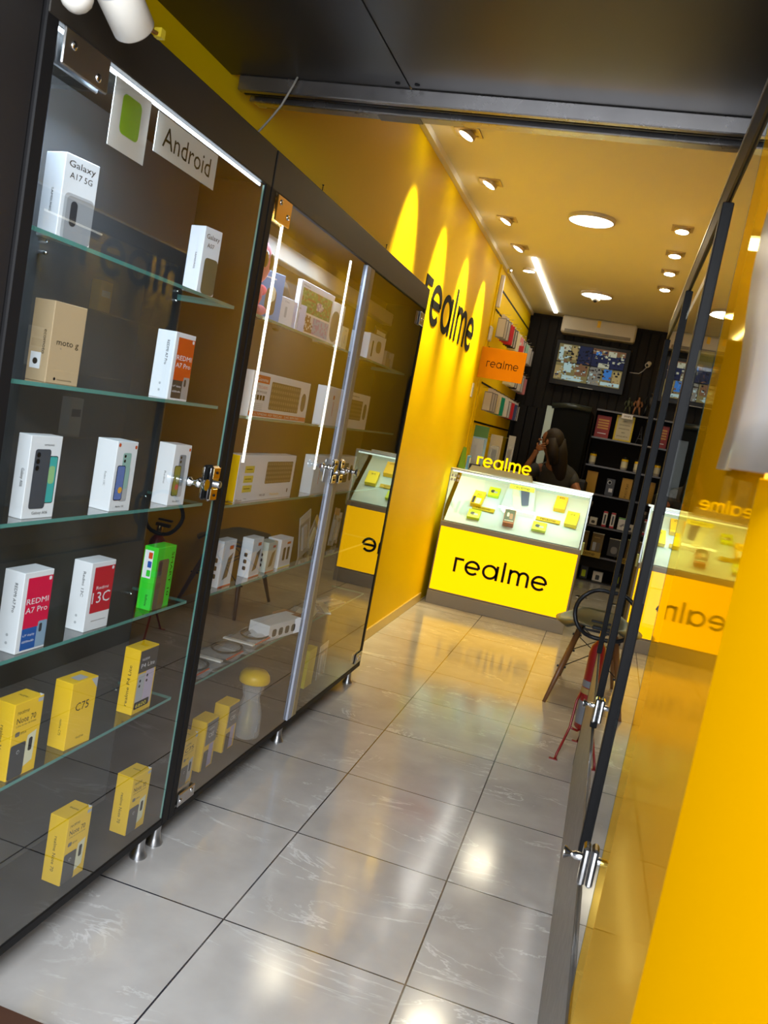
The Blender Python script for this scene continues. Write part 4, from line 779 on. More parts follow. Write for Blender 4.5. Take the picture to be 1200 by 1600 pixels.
light('linear_light_glow', 'AREA', (-1.055, 9.16, 3.14), 2, (1, .95, .88), rot=(0, 0, 0), shape='RECTANGLE', size=.04, size_y=2.8)
# ------------------------------------------------------------ back wall
g = thing('air_conditioner', 'cream wall-mounted split air conditioner above the television', 'air conditioner', (-.51, 10.82, 2.95))
MB().box(-.965, -.068, 10.70, 10.925, 2.955, 3.165, M('ac_cream', (.62, .56, .42), .4), .02).build('body', g)
MB().box(-.92, -.12, 10.697, 10.72, 2.965, 3.005, M('ac_vent', (.22, .19, .13), .5), .004).build('vent', g)
MB().box(-.54, -.50, 10.695, 10.70, 3.07, 3.15, yel).build('energy_label', g)
g = thing('television', 'black television showing four camera views on the dark wall', 'television', (-.53, 10.80, 2.31))
MB().box(-.99, -.075, 10.75, 10.81, 2.315, 2.875, M('tv_bezel', (.008, .008, .009), .3, spec=.2), .01).box(-.7, -.36, 10.81, 10.922, 2.5, 2.7, black).box(-.62, -.44, 10.746, 10.75, 2.325, 2.332, lgrey).build('casing', g)
def tvm(n, c): return M('screen_' + n, (0.005, .005, .005), .5, emit=.6, ec=c, spec=.05)
b = MB(); x0, x1, z0, z1 = -.94, -.125, 2.375, 2.83; yy = 10.7485
def q(a0, a1, c0, c1, m_, l=0): b.quad((x0 + (x1 - x0) * a0, yy - l * .0006, z0 + (z1 - z0) * c0), X * ((x1 - x0) * (a1 - a0)), Z * ((z1 - z0) * (c1 - c0)), m_)
olive = tvm('olive', (.22, .18, .07)); navy = tvm('navy', (.02, .025, .06)); ochre = tvm('ochre', (.40, .30, .12)); ice = tvm('ice', (.45, .62, .60)); brn = tvm('brown', (.20, .10, .05)); bl = tvm('blue', (.05, .20, .55)); lg = tvm('pale', (.5, .5, .35)); dk = tvm('dark', (.01, .01, .012))
q(0, 1, 0, 1, dk); q(.0, .30, .52, .99, olive, 1); q(.06, .18, .80, .97, lg, 2); q(.30, .5, .52, .99, navy, 1); q(.02, .08, .55, .9, ice, 2); q(.2, .28, .6, .95, ochre, 2)
q(.51, .99, .52, .99, navy, 1); q(.51, .99, .85, .99, brn, 2); q(.56, .64, .82, .92, bl, 3); q(.74, .86, .82, .96, lg, 3); q(.62, .78, .50, .62, lg, 3)
q(0, .5, .02, .49, olive, 1); q(.12, .24, .25, .49, ice, 2); q(.12, .4, .04, .16, ice, 2); q(.30, .48, .2, .48, brn, 2); q(.0, .1, .05, .4, ochre, 2)
q(.51, .99, .02, .49, olive, 1); q(.51, .68, .02, .49, tvm('greyish', (.22, .21, .17)), 2); q(.72, .84, .20, .48, bl, 2); q(.86, .98, .1, .45, ochre, 2); q(.70, .98, .05, .14, ice, 3)
rt = random.Random(5); pal = [olive, navy, ochre, ice, brn, dk, dk, navy, lg, olive]
for i in range(260):
    a_ = rt.uniform(.01, .95); c_ = rt.uniform(.03, .94); q(a_, min(.99, a_ + rt.uniform(.008, .045)), c_, min(.98, c_ + rt.uniform(.01, .06)), pal[int(a_ * 3.1 + c_ * 5 + rt.random() * 3) % 10], 4 + (i % 5))
b.build('screen', g)
b = MB().lathe([(.03, 0), (.03, .02), (.02, .03)], (.155, 10.925, 2.76), nY, offw, 18).lathe([(.022, 0), (.030, .02), (.030, .05), (.02, .055)], (.155, 10.89, 2.745), (-.4, -1, -.3), offw, 18).lathe([(.018, 0), (0, .002)], Vector((.155, 10.89, 2.745)) + Vector((-.4, -1, -.3)).normalized() * .056, (-.4, -1, -.3), black, 14)
b.tube([(.14, 10.92, 2.72), (.10, 10.92, 2.66), (.06, 10.92, 2.625), (-.05, 10.92, 2.62)], .005, offw, 6); b.build('wall_camera', None, 'small white security camera on the dark wall right of the television', 'camera')
# shelf unit
SX0, SX1, SY = -.33, .37, 10.62
g = thing('shelf_unit', 'dark open shelf unit against the back wall right of the counter', 'shelf', (0, 10.77, .28))
edge_l = M('shelf_edge', (.09, .08, .075), .35)
sz = [2.105, 1.768, 1.427, 1.085, .70, .33]
for z in sz: MB().box(SX0, SX1, SY, 10.92, z - .022, z, unit_brown, .001).box(SX0, SX1, SY - .003, SY, z - .02, z, edge_l).build('shelf_board', g)
MB().box(SX0 - .02, SX0, SY, 10.92, .0, 2.105, unit_brown, .001).box(SX1, SX1 + .02, SY, 10.92, .0, 2.105, unit_brown, .001).build('side_panel', g)
MB().box(SX0, SX1, 10.905, 10.92, 0, 2.105, M('shelf_back', (.010, .008, .007), .7, spec=.1)).box(SX0, SX1, SY + .02, SY + .03, .18, .31, unit_brown).build('back_panel', g)
yi = 10.70
def obx(name, label, cat, x, z, wd, ht, m_, deco=None, dp=.05, y=yi, tilt=0):
    b = MB().box(-wd / 2, wd / 2, 0, dp, 0, ht, m_, .0015)
    if deco: deco(b, wd, ht)
    o = b.build(name, None, label, cat, local=True); o.location = (x, y, z); o.rotation_euler = (R_(tilt), 0, R_(-4)); return o
FF = lambda x, z: Vector((x, -.001, z))
obx('red_notice', 'red card notice with yellow text on the top shelf bay', 'notice', -.225, sz[1], .17, .27, M('notice_red', (.30, .015, .02), .5), lambda b, w_, h_: [b.quad(FF(-w_ * .38, h_ * (.40 + .12 * i)), X * (w_ * .76), Z * (h_ * .07), M('notice_gold', (.6, .30, .05), .5)) for i in range(4)] + [b.quad(FF(-w_ * .3, h_ * .18), X * (w_ * .6), Z * (h_ * .03), white)], .004, tilt=-3)
def dny(b, w_, h_):
    b.quad(FF(-w_ * .40, h_ * .06), X * (w_ * .80), Z * (h_ * .88), M('notice_paper', (.55, .52, .38), .5))
    for i, s_ in enumerate(('NAO', 'DEVOLVEMOS', 'GARANTIAS', 'SEM', 'ETIQUETA')): b.text(s_, FF(0, h_ * (.76 - .15 * i)) + nY * .0006, X, Z, h_ * .045, ink, w_ * (.2 if len(s_) < 5 else .6), 'c')
obx('framed_notice', 'yellow-bordered white notice leaning on the top shelf bay', 'notice', .025, sz[1], .215, .31, M('notice_yellow', (.62, .48, .01), .5), dny, .006, 10.68, tilt=-3)
MB().box(-.03, .10, SY - .008, SY - .003, 2.04, 2.095, white, .001).text('WIFI', (.035, SY - .0086, 2.055), X, Z, .025, ink, .08, 'c').build('shelf_label', None, 'white label on the top edge of the shelf unit', 'label')
def tower(x, z, h, label):
    b = MB()
    for s_x in (-1, 1):
        for s_y in (-1, 1): b.tube([(x + s_x * .035 * h / .2, 10.74 + s_y * .035 * h / .2, z), (x + s_x * .014, 10.74 + s_y * .014, z + h * .45), (x + s_x * .003, 10.74 + s_y * .003, z + h)], .004, dgrey, 6)
    for zz, ww in ((.3, .030), (.55, .016)): b.box(x - ww, x + ww, 10.74 - ww, 10.74 + ww, z + h * zz, z + h * zz + .005, dgrey)
    b.build('tower_ornament', None, label, 'ornament')
tower(.23, sz[1], .22, 'dark lattice tower ornament on the upper shelf beside the yellow notice'); tower(.27, sz[5], .19, 'dark lattice tower ornament on the lowest shelf')
def jar(x, z, label):
    g2 = thing('jar', label, 'jar', (x, 10.72, z))
    MB().lathe([(.036, 0), (.040, .01), (.040, .115), (.032, .13)], (x, 10.72, z), Z, M('jar_body', (.42, .40, .36), .3), 20).build('body', g2)
    MB().lathe([(.034, 0), (.036, .008), (.034, .028), (.0, .03)], (x, 10.72, z + .13), Z, black, 20).build('lid', g2)
    MB().lathe([(.0408, .03), (.0408, .10)], (x, 10.72, z), Z, cream, 20).build('jar_label', g2); MB().lathe([(.041, .105), (.040, .13), (.034, .132)], (x, 10.72, z), Z, yel, 20).build('band', g2)
jar(-.265, sz[2], 'small jar with yellow band alone at the left of its shelf'); jar(.12, sz[2], 'small jar with yellow band in the middle right of its shelf'); jar(.275, sz[2], 'small jar with yellow band at the right end of its shelf')
obx('phone_box', 'plain yellow-brown box at the left of the fourth shelf bay', 'phone box', -.225, sz[3], .13, .26, M('ochre_card', (.50, .28, .01), .5))
obx('phone_box', 'dark box with silver camera ring in the middle of its shelf', 'phone box', .01, sz[3], .10, .21, dgrey, lambda b, w_, h_: [b.rrect(FF(-w_ * .4, h_ * .66), X, Z, .05, .05, .025, lgrey), b.rrect(FF(-w_ * .3, h_ * .685) + nY * .0005, X, Z, .035, .035, .017, ink), b.quad(FF(-w_ * .1, h_ * .22), X * (w_ * .45), Z * (h_ * .22), white)])
obx('phone_box', 'ochre box with sideways lettering at the right of its shelf', 'phone box', .20, sz[3], .125, .25, M('ochre_card', (.5, .28, .01), .5), lambda b, w_, h_: b.text('POCO PLAY', FF(w_ * .18, h_ * .06), Z, nX, .028, ink, h_ * .7))
obx('device_box', 'white-black box picture pack, left end under the ochre boxes', 'box', -.225, sz[4], .10, .14, offw, lambda b, w_, h_: b.rrect(FF(-w_ * .3, h_ * .15), X, Z, w_ * .6, h_ * .6, .01, dgrey))
obx('device_box', 'small white cube box with dark icon', 'box', -.10, sz[4], .09, .09, offw, lambda b, w_, h_: b.rrect(FF(-w_ * .25, h_ * .2), X, Z, w_ * .5, h_ * .4, .015, dgrey))
for x, l_ in ((.03, 'left one of two slim red-topped boxes'), (.125, 'right one of two slim red-topped boxes')): obx('slim_box', l_, 'box', x, sz[4], .05, .19, offw, lambda b, w_, h_: [b.quad(FF(-w_ / 2, h_ * .90), X * w_, Z * (h_ * .1), red), b.quad(FF(-w_ / 2, 0), X * w_, Z * (h_ * .12), red), b.rrect(FF(-w_ * .2, h_ * .2), X, Z, w_ * .4, h_ * .6, .008, dgrey)])
obx('tool_box', 'white box with green lid strip and plier-like picture', 'box', .26, sz[4], .13, .15, offw, lambda b, w_, h_: [b.quad(FF(-w_ / 2, h_ * .9), X * w_, Z * (h_ * .1), M('fresh_green', (.15, .5, .08), .5)), b.ribbon([[(0, 0), (.6, .5), (1, .5)], [(.2, -.1), (.6, .3), (1, .2)]], .12, FF(-w_ * .3, h_ * .3), X, Z, .06, dgrey)])
def dgold(b, w_, h_): b.quad(FF(-w_ / 2, h_ * .955), X * w_, Z * (h_ * .045), cream); b.rrect(FF(-w_ * .35, h_ * .1), X, Z, w_ * .3, h_ * .42, .006, lgrey); b.rrect(FF(.0, h_ * .1), X, Z, w_ * .3, h_ * .42, .006, taupe); b.quad(FF(-w_ * .3, h_ * .75), X * (w_ * .5), Z * (h_ * .04), ochre_p)
ochre_p = M('gold_print', (.45, .30, .08), .5)
obx('gold_box', 'left of two gold and black phone boxes on the fifth bay', 'phone box', -.185, sz[5] + .03, .14, .25, M('umber_card', (.20, .13, .03), .5), dgold)
obx('gold_box', 'right of two gold and black phone boxes on the fifth bay', 'phone box', .0, sz[5] + .03, .14, .25, M('umber_card', (.20, .13, .03), .5), dgold)
obx('black_box', 'black box with gold rim and rounded picture', 'box', .215, sz[5] + .03, .15, .22, M('black_card', (.03, .022, .012), .5), lambda b, w_, h_: [b.quad(FF(-w_ / 2, h_ * .96), X * w_, Z * (h_ * .04), cream), b.rrect(FF(-w_ * .25, h_ * .15), X, Z, w_ * .5, h_ * .4, .03, taupe)])
b = MB().box(-.27, .07, SY - .02, SY - .01, sz[5] - .02, sz[5] + .05, M('gold_tag', (.42, .28, .02), .45), .004); b.ribbon(RM, .13, (-.2, SY - .021, sz[5] + .0), X, Z, .03, ink, kx=.2 / 6.1); b.build('strip_tag', None, 'gold strip tag on the lower shelf edge', 'tag')
# the bay below
MB().box(SX0, SX1, SY, 10.92, .0, .015, brown_fascia).build('shelf_board', g)
obx('accessory_box', 'small black and lime box at the bottom of the shelf unit', 'box', -.08, .017, .09, .17, dgrey, lambda b, w_, h_: [b.rrect(FF(-w_ * .3, h_ * .15), X, Z, w_ * .55, h_ * .5, .006, lime)])
obx('accessory_box', 'small white cube with dark icon at the bottom of the shelf unit', 'box', .09, .017, .12, .12, offw, lambda b, w_, h_: b.rrect(FF(-w_ * .2, h_ * .15), X, Z, w_ * .4, h_ * .5, .01, dgrey))
# action figures on top
def figure(x, h, m_, label, cape=None):
    b = MB(); z = 2.106; y = 10.74; u = h
    b.lathe([(.035, 0), (.035, .008)], (x, y, z), Z, black, 16)
    for s_ in (-1, 1):
        b.tube([(x + s_ * .035 * u / .2, y, z + .008), (x + s_ * .028 * u / .2, y - .006, z + u * .24), (x + s_ * .018 * u / .2, y, z + u * .46)], 0, m_, 8, radii=[u * .045, u * .05, u * .065])
        b.tube([(x + s_ * u * .14, y, z + u * .78), (x + s_ * u * .22, y, z + u * .62), (x + s_ * u * .20, y - u * .08, z + u * .50)], 0, m_, 8, radii=[u * .05, u * .042, u * .035])
    b.tube([(x, y, z + u * .44), (x, y, z + u * .55), (x, y, z + u * .72), (x, y, z + u * .82), (x, y, z + u * .87)], 0, m_, 12, radii=[u * .09, u * .085, u * .125, u * .09, u * .04]); b.ball((x, y, z + u * .93), u * .07, m_, .9, 1, 1.15, 12)
    if cape: b.add([(x - u * .12, y + .01, z + u * .8), (x + u * .12, y + .01, z + u * .8), (x + u * .2, y + .03, z + .01), (x - u * .2, y + .03, z + .01)], [(0, 1, 2, 3)], cape)
    b.build('action_figure', None, label, 'figurine')
figure(.02, .20, M('fig_olive', (.05, .06, .03), .5), 'small dark olive action figure, left of the three on the shelf unit')
figure(.13, .22, M('fig_tan', (.28, .12, .05), .5), 'small tan muscular action figure, middle of the three on the shelf unit')
figure(.27, .31, M('fig_black', (.01, .01, .012), .4), 'tall black action figure, right of the three on the shelf unit')
# dark doorway corner behind the person: pale panel, cabinet
g = thing('black_cabinet', 'tall black cabinet with a pale glass door edge behind the person', 'cabinet', (-.62, 10.4, 0))
MB().box(-.86, -.36, 10.25, 10.9, 0, 2.05, M('cab_black', (.004, .005, .005), .6, spec=.08), .03).build('body', g)
MB().box(-.895, -.81, 10.235, 10.245, 1.15, 2.02, M('pale_glass', (.42, .55, .53), .3), .002).build('door_edge', g, label='pale grey-green glass edge')
MB().tube([(-.84, 10.24, 2.03), (-.6, 10.23, 2.06), (-.38, 10.24, 2.05)], .035, M('roller', (.02, .03, .03), .3), 12).build('top_roll', g)
b = MB()
for i in range(3): b.box(-1.3 + i * .12, -1.19 + i * .12, 10.80, 10.92, .0, 2.0, wood_dark, .003)
b.build('low_panel', None, 'dark panelled locker left of the black cabinet', 'locker')
g = thing('office_chair', 'black office chair behind the counter beside the person', 'chair', (-.45, 9.5, 0))
MB().box(-.68, -.22, 9.3, 9.72, .50, .58, black, .03).build('seat', g); MB().box(-.66, -.24, 9.72, 9.80, .60, 1.25, black, .03).build('backrest', g); MB().lathe([(.03, 0), (.03, .46)], (-.45, 9.5, .04), Z, black, 14).build('column', g)
b = MB()
for i in range(5): a = i * 2 * math.pi / 5; b.tube([(-.45, 9.5, .09), (-.45 + .28 * math.cos(a), 9.5 + .28 * math.sin(a), .05)], .02, black, 8); b.ball((-.45 + .28 * math.cos(a), 9.5 + .28 * math.sin(a), .026), .025, black)
b.build('base', g)
g = thing('desk', 'dark work desk behind the counter where the person leans', 'desk', (-.75, 8.45, 0))
MB().box(-1.30, -.12, 8.20, 8.72, 1.055, 1.085, brown_fascia, .003).build('desktop', g)
for x in (-1.27, -.15):
    for y in (8.24, 8.68): MB().box(x - .02, x + .02, y - .02, y + .02, 0, 1.055, black).build('leg', g)
MB().box(-1.0, -.80, 8.64, 8.69, 1.085, 1.23, lgrey, .006).build('desk_organiser', None, 'pale grey box on the desk behind the glowing letters', 'box')
# ------------------------------------------------------------ person
def skinmesh(name, parent, verts, edges, radii, mat, sub=2, label=None):
    me = bpy.data.meshes.new(name); me.from_pydata([Vector(v) - WL[parent] for v in verts], edges, []); me.materials.append(mat); me.update()
    o = bpy.data.objects.new(name, me); col.objects.link(o); o.parent = parent; WL[o] = WL[parent].copy()
    md = o.modifiers.new('skin', 'SKIN'); md.use_smooth_shade = True
    for i, r in enumerate(radii):
        r = (r, r) if not isinstance(r, tuple) else r; o.data.skin_vertices[0].data[i].radius = r
    o.data.skin_vertices[0].data[0].use_root = True
    sb = o.modifiers.new('sub', 'SUBSURF'); sb.levels = sub; sb.render_levels = sub
    if label: o['label'] = label
    return o
P = thing('person', 'person with long dark hair in a black shirt leaning head on hand behind the counter', 'person', (-.55, 8.95, .52))
hx, hy, hz = -.66, 8.62, 1.585
# body (skin): pelvis, torso, neck, head, both arms with forearms, thighs and shins
V_ = [(-.50, 9.02, .66), (-.50, 9.00, .86), (-.52, 8.94, 1.08), (-.55, 8.86, 1.28), (-.60, 8.76, 1.39), (-.63, 8.68, 1.47), (hx, hy + .02, 1.55), (hx - .01, hy, 1.64), (hx - .01, hy + .01, 1.70),
      (-.74, 8.84, 1.30), (-.90, 8.62, 1.13), (-.84, 8.56, 1.28), (-.775, 8.53, 1.435), (-.755, 8.53, 1.49),
      (-.38, 8.88, 1.26), (-.28, 8.74, 1.12), (-.40, 8.55, 1.125), (-.50, 8.50, 1.13),
      (-.62, 9.0, .62), (-.70, 8.62, .58), (-.70, 8.66, .12), (-.70, 8.52, .05), (-.38, 9.0, .62), (-.40, 8.62, .58), (-.40, 8.66, .12), (-.40, 8.52, .05)]
E_ = [(0, 1), (1, 2), (2, 3), (3, 4), (4, 5), (5, 6), (6, 7), (7, 8), (3, 9), (9, 10), (10, 11), (11, 12), (12, 13), (3, 14), (14, 15), (15, 16), (16, 17), (0, 18), (18, 19), (19, 20), (20, 21), (0, 22), (22, 23), (23, 24), (24, 25)]
R2_ = [.13, .12, .13, .13, .07, .05, .075, .085, .05, .06, .04, .034, .025, .032, .06, .042, .03, .03, .09, .065, .045, .04, .09, .065, .045, .04]
skinmesh('body', P, V_, E_, R2_, skin)
# face details, ear
b = MB().ball((hx - .095, hy - .012, 1.595), .014, skin, 1.3, .8, 1.0, 10).ball((hx - .075, hy - .04, 1.62), .009, ink, n=8).ball((hx - .085, hy - .02, 1.56), .010, M('lips', (.25, .06, .05), .5), .8, 1.6, .5, 8); b.build('face', P)
MB().ball((hx - .012, hy - .088, 1.585), .018, skin, 1.0, .5, 1.5, 12).build('ear', P)
# hand on the cheek: palm and five fingers
hand = (-.745, 8.515, 1.515)
hv = [(-.755, 8.53, 1.48), (-.742, 8.522, 1.515), (-.725, 8.518, 1.545), (-.705, 8.512, 1.560), (-.685, 8.512, 1.566), (-.722, 8.510, 1.530), (-.698, 8.506, 1.540), (-.676, 8.507, 1.545), (-.720, 8.508, 1.512), (-.696, 8.503, 1.520), (-.674, 8.505, 1.523), (-.722, 8.509, 1.496), (-.702, 8.505, 1.500), (-.686, 8.506, 1.502), (-.762, 8.530, 1.530), (-.765, 8.535, 1.562)]
he = [(0, 1), (1, 2), (2, 3), (3, 4), (1, 5), (5, 6), (6, 7), (1, 8), (8, 9), (9, 10), (1, 11), (11, 12), (12, 13), (1, 14), (14, 15)]
skinmesh('hand', P, hv, he, [.022, .026, .010, .009, .007, .011, .009, .007, .011, .009, .007, .010, .008, .006, .011, .008], skin)
hv2 = [(-.50, 8.50, 1.13), (-.54, 8.48, 1.125), (-.57, 8.50, 1.12), (-.60, 8.505, 1.115), (-.575, 8.48, 1.12), (-.61, 8.48, 1.115), (-.57, 8.465, 1.12), (-.605, 8.46, 1.115), (-.56, 8.45, 1.12), (-.585, 8.44, 1.115), (-.53, 8.515, 1.125), (-.55, 8.535, 1.12)]
skinmesh('hand', P, hv2, [(0, 1), (1, 2), (2, 3), (1, 4), (4, 5), (1, 6), (6, 7), (1, 8), (8, 9), (1, 10), (10, 11)], [.024, .026, .010, .008, .010, .008, .010, .008, .009, .007, .010, .008], skin)
# shirt over torso and upper arms, trousers
skinmesh('shirt', P, [(-.50, 9.02, .66), (-.50, 9.00, .86), (-.52, 8.94, 1.08), (-.55, 8.87, 1.27), (-.59, 8.79, 1.36), (-.74, 8.84, 1.30), (-.83, 8.72, 1.21), (-.38, 8.88, 1.26), (-.32, 8.80, 1.18)], [(0, 1), (1, 2), (2, 3), (3, 4), (3, 5), (5, 6), (3, 7), (7, 8)], [.155, .145, .155, .165, .105, .085, .075, .085, .07], shirt)
skinmesh('trousers', P, [(-.50, 9.03, .64), (-.62, 9.0, .62), (-.70, 8.62, .58), (-.70, 8.66, .16), (-.38, 9.0, .62), (-.40, 8.62, .58), (-.40, 8.66, .16)], [(0, 1), (1, 2), (2, 3), (0, 4), (4, 5), (5, 6)], [.14, .11, .085, .065, .11, .085, .065], M('dark_jeans', (.015, .02, .035), .8))
b = MB().ball((hx + .035, hy + .015, 1.615), .105, hair_m, 1.02, .98, 1.16, 24)
b.tube([(hx + .07, hy + .03, 1.62), (hx + .105, hy + .06, 1.50), (hx + .13, hy + .12, 1.38), (hx + .15, hy + .17, 1.26), (hx + .155, hy + .2, 1.16)], 0, hair_m, 14, radii=[.085, .092, .085, .07, .035]); b.tube([(hx + .02, hy - .05, 1.63), (hx + .055, hy - .05, 1.50), (hx + .085, hy + .0, 1.38)], 0, hair_m, 12, radii=[.055, .06, .04]); b.build('hair', P)
# stool carrying the person
g = thing('stool', 'dark stool under the seated person', 'stool', (-.5, 9.03, 0))
MB().lathe([(.19, 0), (.20, .02), (.19, .05)], (-.5, 9.03, .45), Z, black, 24).build('seat', g)
for s_x in (-1, 1):
    for s_y in (-1, 1): MB().tube([(-.5 + s_x * .17, 9.03 + s_y * .17, 0), (-.5 + s_x * .11, 9.03 + s_y * .11, .455)], .013, black, 8).build('leg', g)
# ------------------------------------------------------------ shell chair
g = thing('shell_chair', 'dark grey-green moulded seat chair with wooden legs and wire struts', 'chair', (.13, 5.52, 0))
n = 16; vs_ = []
for i in range(n + 1):
    for j in range(n + 1):
        u = i / n * 2 - 1; v = j / n * 2 - 1
        k1 = (1 - .5 * v * v) ** .5; k2 = (1 - .5 * u * u) ** .5
        x = .13 + .255 * u * k1 * 1.12; y = 5.56 + .27 * v * k2 * 1.12
        z = .515 - .045 * max(0, 1 - (u * u + v * v)) - .05 * max(0, abs(u) - .62) / .38 - .025 * max(0, -v - .6)
        vs_.append((x, y, z))
shellm = M('shell_seat', (.035, .045, .04), .28)
MB().add(vs_, [(i * (n + 1) + j, (i + 1) * (n + 1) + j, (i + 1) * (n + 1) + j + 1, i * (n + 1) + j + 1) for i in range(n) for j in range(n)], shellm, True).build('seat', g, solid=.009)
feet = [(-.11, 5.17), (.385, 5.27), (-.06, 5.88), (.36, 5.90)]; tops = [(.01, 5.40), (.25, 5.42), (.02, 5.68), (.25, 5.68)]
for (fx_, fy_), (tx, ty) in zip(feet, tops): MB().tube([(fx_, fy_, 0), ((fx_ + tx) / 2, (fy_ + ty) / 2, .23), (tx, ty, .45)], 0, wood_leg, 12, radii=[.011, .018, .020]).build('leg', g)
b = MB()
def lp(i, t_): (fx_, fy_), (tx, ty) = feet[i], tops[i]; return Vector((fx_ + (tx - fx_) * t_, fy_ + (ty - fy_) * t_, .45 * t_))
for i, j in ((0, 1), (0, 2), (1, 3), (2, 3)): b.tube([lp(i, .92), lp(j, .48)], .0035, black, 6); b.tube([lp(j, .92), lp(i, .48)], .0035, black, 6)
for i in range(4):
    for t_ in (.92, .48): c = lp(i, t_); b.lathe([(.007, -.028), (.007, .028)], c, X, black, 8)
b.box(.0, .26, 5.40, 5.41, .45, .465, black).box(.0, .26, 5.67, 5.68, .45, .465, black).box(.02, .03, 5.40, 5.68, .45, .465, black).box(.24, .25, 5.40, 5.68, .45, .465, black)
b.build('wire_frame', g)
b = MB().box(-.10, .02, 9.30, 9.42, .0005, .004, steel, .001)
for i in range(5): b.box(-.09, .01, 9.315 + i * .02, 9.323 + i * .02, .004, .0045, ink)
b.build('floor_drain', None, 'small square metal drain cover in the floor behind the shell chair', 'drain')
# ------------------------------------------------------------ fire extinguisher
g = thing('fire_extinguisher', 'red fire extinguisher on a red floor stand with looped black hose', 'fire extinguisher', (.15, 4.42, 0))
MB().lathe([(.045, 0), (.052, .01), (.052, .40), (.045, .44), (.025, .47), (.018, .48)], (.130, 4.42, .14), Z, ext_red, 28).build('cylinder', g)
MB().lathe([(.018, 0), (.022, .01), (.018, .05)], (.130, 4.42, .62), Z, brass, 16).box(.065, .155, 4.405, 4.435, .665, .685, black, .004).box(.055, .145, 4.408, 4.432, .70, .712, black, .003).build('valve', g)
MB().tube([(.09 + .125 * math.cos(a * math.pi / 14), 4.36 + .01 * math.sin(a), .755 + .125 * math.sin(a * math.pi / 14)) for a in range(28)], .0115, black, 10, True).build('hose', g)
b = MB(); b.lathe([(.0526, .16), (.0526, .22)], (.130, 4.42, .14), Z, M('label_gold', (.30, .20, .06), .5), 28).lathe([(.0526, .225), (.0526, .26)], (.130, 4.42, .14), Z, grey, 28).lathe([(.0526, .03), (.0526, .15)], (.130, 4.42, .14), Z, grey, 28); b.build('labels', g)
b = MB().lathe([(.056, .0), (.056, .03)], (.130, 4.42, .30), Z, ext_red, 28).tube([(.08, 4.385, .33), (.068, 4.365, .29), (.062, 4.35, .15), (.04, 4.29, .075), (.025, 4.25, .03), (.022, 4.245, .004)], .0065, ext_red, 8).tube([(.062, 4.35, .15), (.10, 4.37, .135), (.12, 4.40, .14)], .0065, ext_red, 8)
b.tube([(.185, 4.45, .33), (.25, 4.48, .15), (.30, 4.52, .004)], .0065, ext_red, 8).tube([(.13, 4.475, .33), (.15, 4.54, .15), (.12, 4.60, .004)], .0065, ext_red, 8)
for x, y in ((.022, 4.245), (.30, 4.52), (.12, 4.60)): b.box(x - .03, x + .012, y - .010, y + .010, 0, .004, ext_red)
b.build('stand', g)
# ------------------------------------------------------------ right-hand cabinets
RX = .114
g = thing('display_cabinet', 'row of dark glass-door cabinets along the right side seen edge-on', 'display cabinet', (.2, 3.0, 0))
plm = M('brushed_plinth', (.13, .125, .12), .35, .7, noise=.08, ns=30)
MB().box(RX, RX + .012, .785, 4.24, 0, .60, plm, .001).box(RX - .0012, RX + .0, 4.235, 4.241, 0, .60, ink).build('plinth', g)
MB().box(RX + .012, RX + .24, .80, 4.24, .585, .60, black_frame).box(RX + .012, RX + .29, 4.22, 4.24, 0, 2.2, black_frame).build('base', g)
MB().box(RX, RX + .29, 1.46, 4.24, 2.13, 2.21, black_frame, .004).box(RX - .002, RX + .002, 1.46, 4.24, 2.205, 2.214, steel).build('top_rail', g)
for y in (4.20, 3.02, 2.02): MB().box(RX - .006, RX + .013, y - .022, y + .022, .60, 2.13, black_frame, .002).build('post', g)
MB().box(RX + .225, RX + .235, 1.46, 4.22, .60, 2.13, back_mat).build('back_panel', g)
for y0_, y1_ in ((1.475, 1.995), (2.045, 2.995), (3.045, 4.175)):
    x = RX + .006
    dd = MB().add([(x, y0_, .61), (x, y1_, .61), (x, y1_, 2.125), (x, y0_, 2.125)], [(3, 2, 1, 0)], pane).add([(x, y0_, .61), (x + .008, y0_, .61), (x + .008, y0_, 2.125), (x, y0_, 2.125)], [(0, 1, 2, 3)], M('dark_teal_edge', (.005, .05, .05), .1)).build('glass_door', g)
    yl_ = y0_ + .28 if y0_ < 1.6 else y1_ - .12
    if y0_ < 3:
        l2 = MB().box(x - .016, x - .001, yl_ - .02, yl_ + .02, .66, .745, chrome, .005).lathe([(.009, 0), (.009, .014), (.006, .018), (.006, .024), (.013, .034), (.013, .038)], (x - .016, yl_, .715), nX, chrome, 16).build('lock', dd)
for z in (1.78, 1.475, 1.172, .858):
    MB().box(RX + .02, RX + .22, 2.06, 4.18, z - .008, z, shelf_glass).build('glass_shelf', g)
MB().box(RX + .03, RX + .036, 2.5, 3.5, 2.12, 2.128, M('dim_led', (1, 1, 1), .5, emit=1.5, ec=(1, .95, .8))).build('led_strip', g)
# a few cartons inside (seen mirrored in the left cabinet's glass)
def rc_(label, y, z, m_, ht=.18, mf=None):
    b = MB().box(RX + .07, RX + .12, y, y + .10, z, z + ht, m_, .0015)
    b.quad((RX + .0693, y + .015, z + ht * .5), Y * .07, Z * (ht * .2), mf or ink)
    b.build('phone_box', None, label, 'phone box')
rc_('yellow carton on the top glass shelf inside the right cabinets, nearer one', 2.9, 1.781, yel, .15, white); rc_('yellow carton on the top glass shelf inside the right cabinets, farther one', 3.6, 1.781, yel, .15, white)
rc_('white slim carton on the second shelf inside the right cabinets', 3.15, 1.476, offw, .17); rc_('white carton on the third shelf inside the right cabinets, nearer one', 2.7, 1.173, offw); rc_('white carton on the third shelf inside the right cabinets, farther one', 3.5, 1.173, offw)
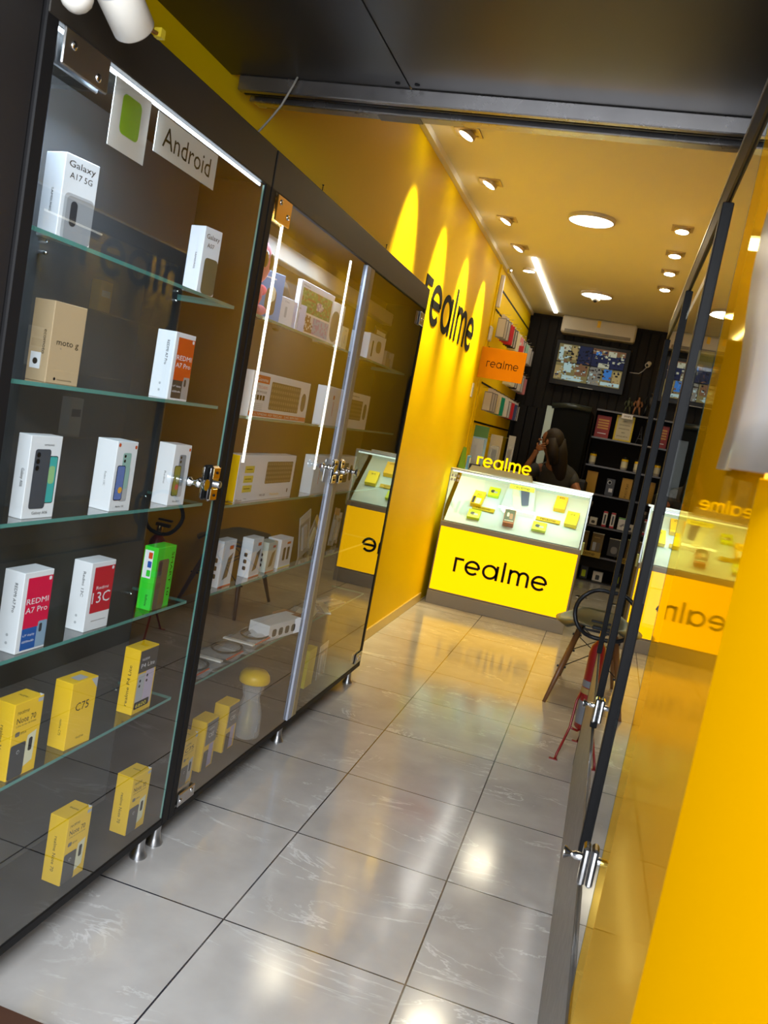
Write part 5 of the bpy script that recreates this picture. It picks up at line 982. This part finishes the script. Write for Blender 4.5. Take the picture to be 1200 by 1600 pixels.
# near glossy amber doors and amber wall pier
def amber(y0_, y1_, x0_, x1_, z0_, z1_):
    d_ = Vector((x1_ - x0_, y1_ - y0_, 0)); nrm = Vector((-d_.y, d_.x, 0)).normalized()
    b = MB(); f0 = Vector((x0_, y0_, z0_)); f1 = Vector((x1_, y1_, z0_)); h = Vector((0, 0, z1_ - z0_)); t_ = -nrm * .008
    b.add([f0, f1, f1 + h, f0 + h, f0 + t_, f1 + t_, f1 + h + t_, f0 + h + t_], [(0, 3, 2, 1), (4, 5, 6, 7), (0, 1, 5, 4), (3, 7, 6, 2), (1, 2, 6, 5), (0, 4, 7, 3)], right_yellow)
    return b
amber(1.30, 1.455, RX + .0035, RX + .005, .602, 2.2).build('amber_door', None, 'narrow glossy amber glass door panel beside the right cabinets', 'door panel')
amber(.78, 1.299, RX + .010, RX + .003, .602, 2.2).build('amber_door', None, 'wide glossy amber glass door panel mirroring the counter', 'door panel')
b = MB().box(RX + .006, RX + .25, .30, .778, 0, 1.545, amber_solid, .001); struct('wall_pier_right', b)
b = MB(); n = 9; vs_ = []
for i in range(n):
    for j in range(n):
        u = i / (n - 1); v = j / (n - 1); vs_.append((RX - .012 + .010 * math.sin(u * 9) * (1 - v * .3) + .004 * math.sin(v * 7), .55 + .42 * u + .06 * v, 1.548 + .34 * v))
g = thing('hanging_bag', 'blurred greyish clear plastic bag hanging close to the camera at right', 'bag', (RX, .75, 1.548))
MB().add(vs_, [(i * n + j, (i + 1) * n + j, (i + 1) * n + j + 1, i * n + j + 1) for i in range(n - 1) for j in range(n - 1)], M('cloudy_film', (.40, .36, .33), .35), True).build('film', g, solid=.002)
# ------------------------------------------------------------ white cylinders by the soffit
b = MB(); ax = Vector((.10, .34, -.26))
g = thing('security_camera', 'white cylindrical security camera hanging at the top left of the entrance', 'camera', (-1.06, 1.45, 2.2))
o_ = Vector((-1.055, 1.379, 2.248)); axn = Vector((.0, .88, -.47)).normalized()
MB().lathe([(.036, 0), (.041, .004), (.041, .135), (.037, .139), (.03, .135)], o_, axn, offw, 32).build('housing', g)
MB().lathe([(.012, -.08), (.014, 0)], o_, axn, offw, 14).build('arm', g)
MB().lathe([(.0412, .04), (.0412, .05)], o_, axn, lgrey, 32).build('band', g)
MB().box(-1.067, -1.05, 1.582, 1.598, 2.208, 2.226, M('yellow_tab', (.6, .45, .02), .5)).tube([(-1.06, 1.50, 2.20), (-1.06, 1.585, 2.215)], .004, ext_red, 8).build('tab', g)
MB().ball((-1.08, 1.355, 2.172), .030, offw).build('dome', g)
MB().tube([(-1.055, 1.31, 2.28), (-1.06, 1.28, 2.35), (-1.06, 1.28, 2.50)], .012, offw, 8).tube([(-1.08, 1.35, 2.195), (-1.06, 1.28, 2.35)], .008, offw, 8).build('stem', g)
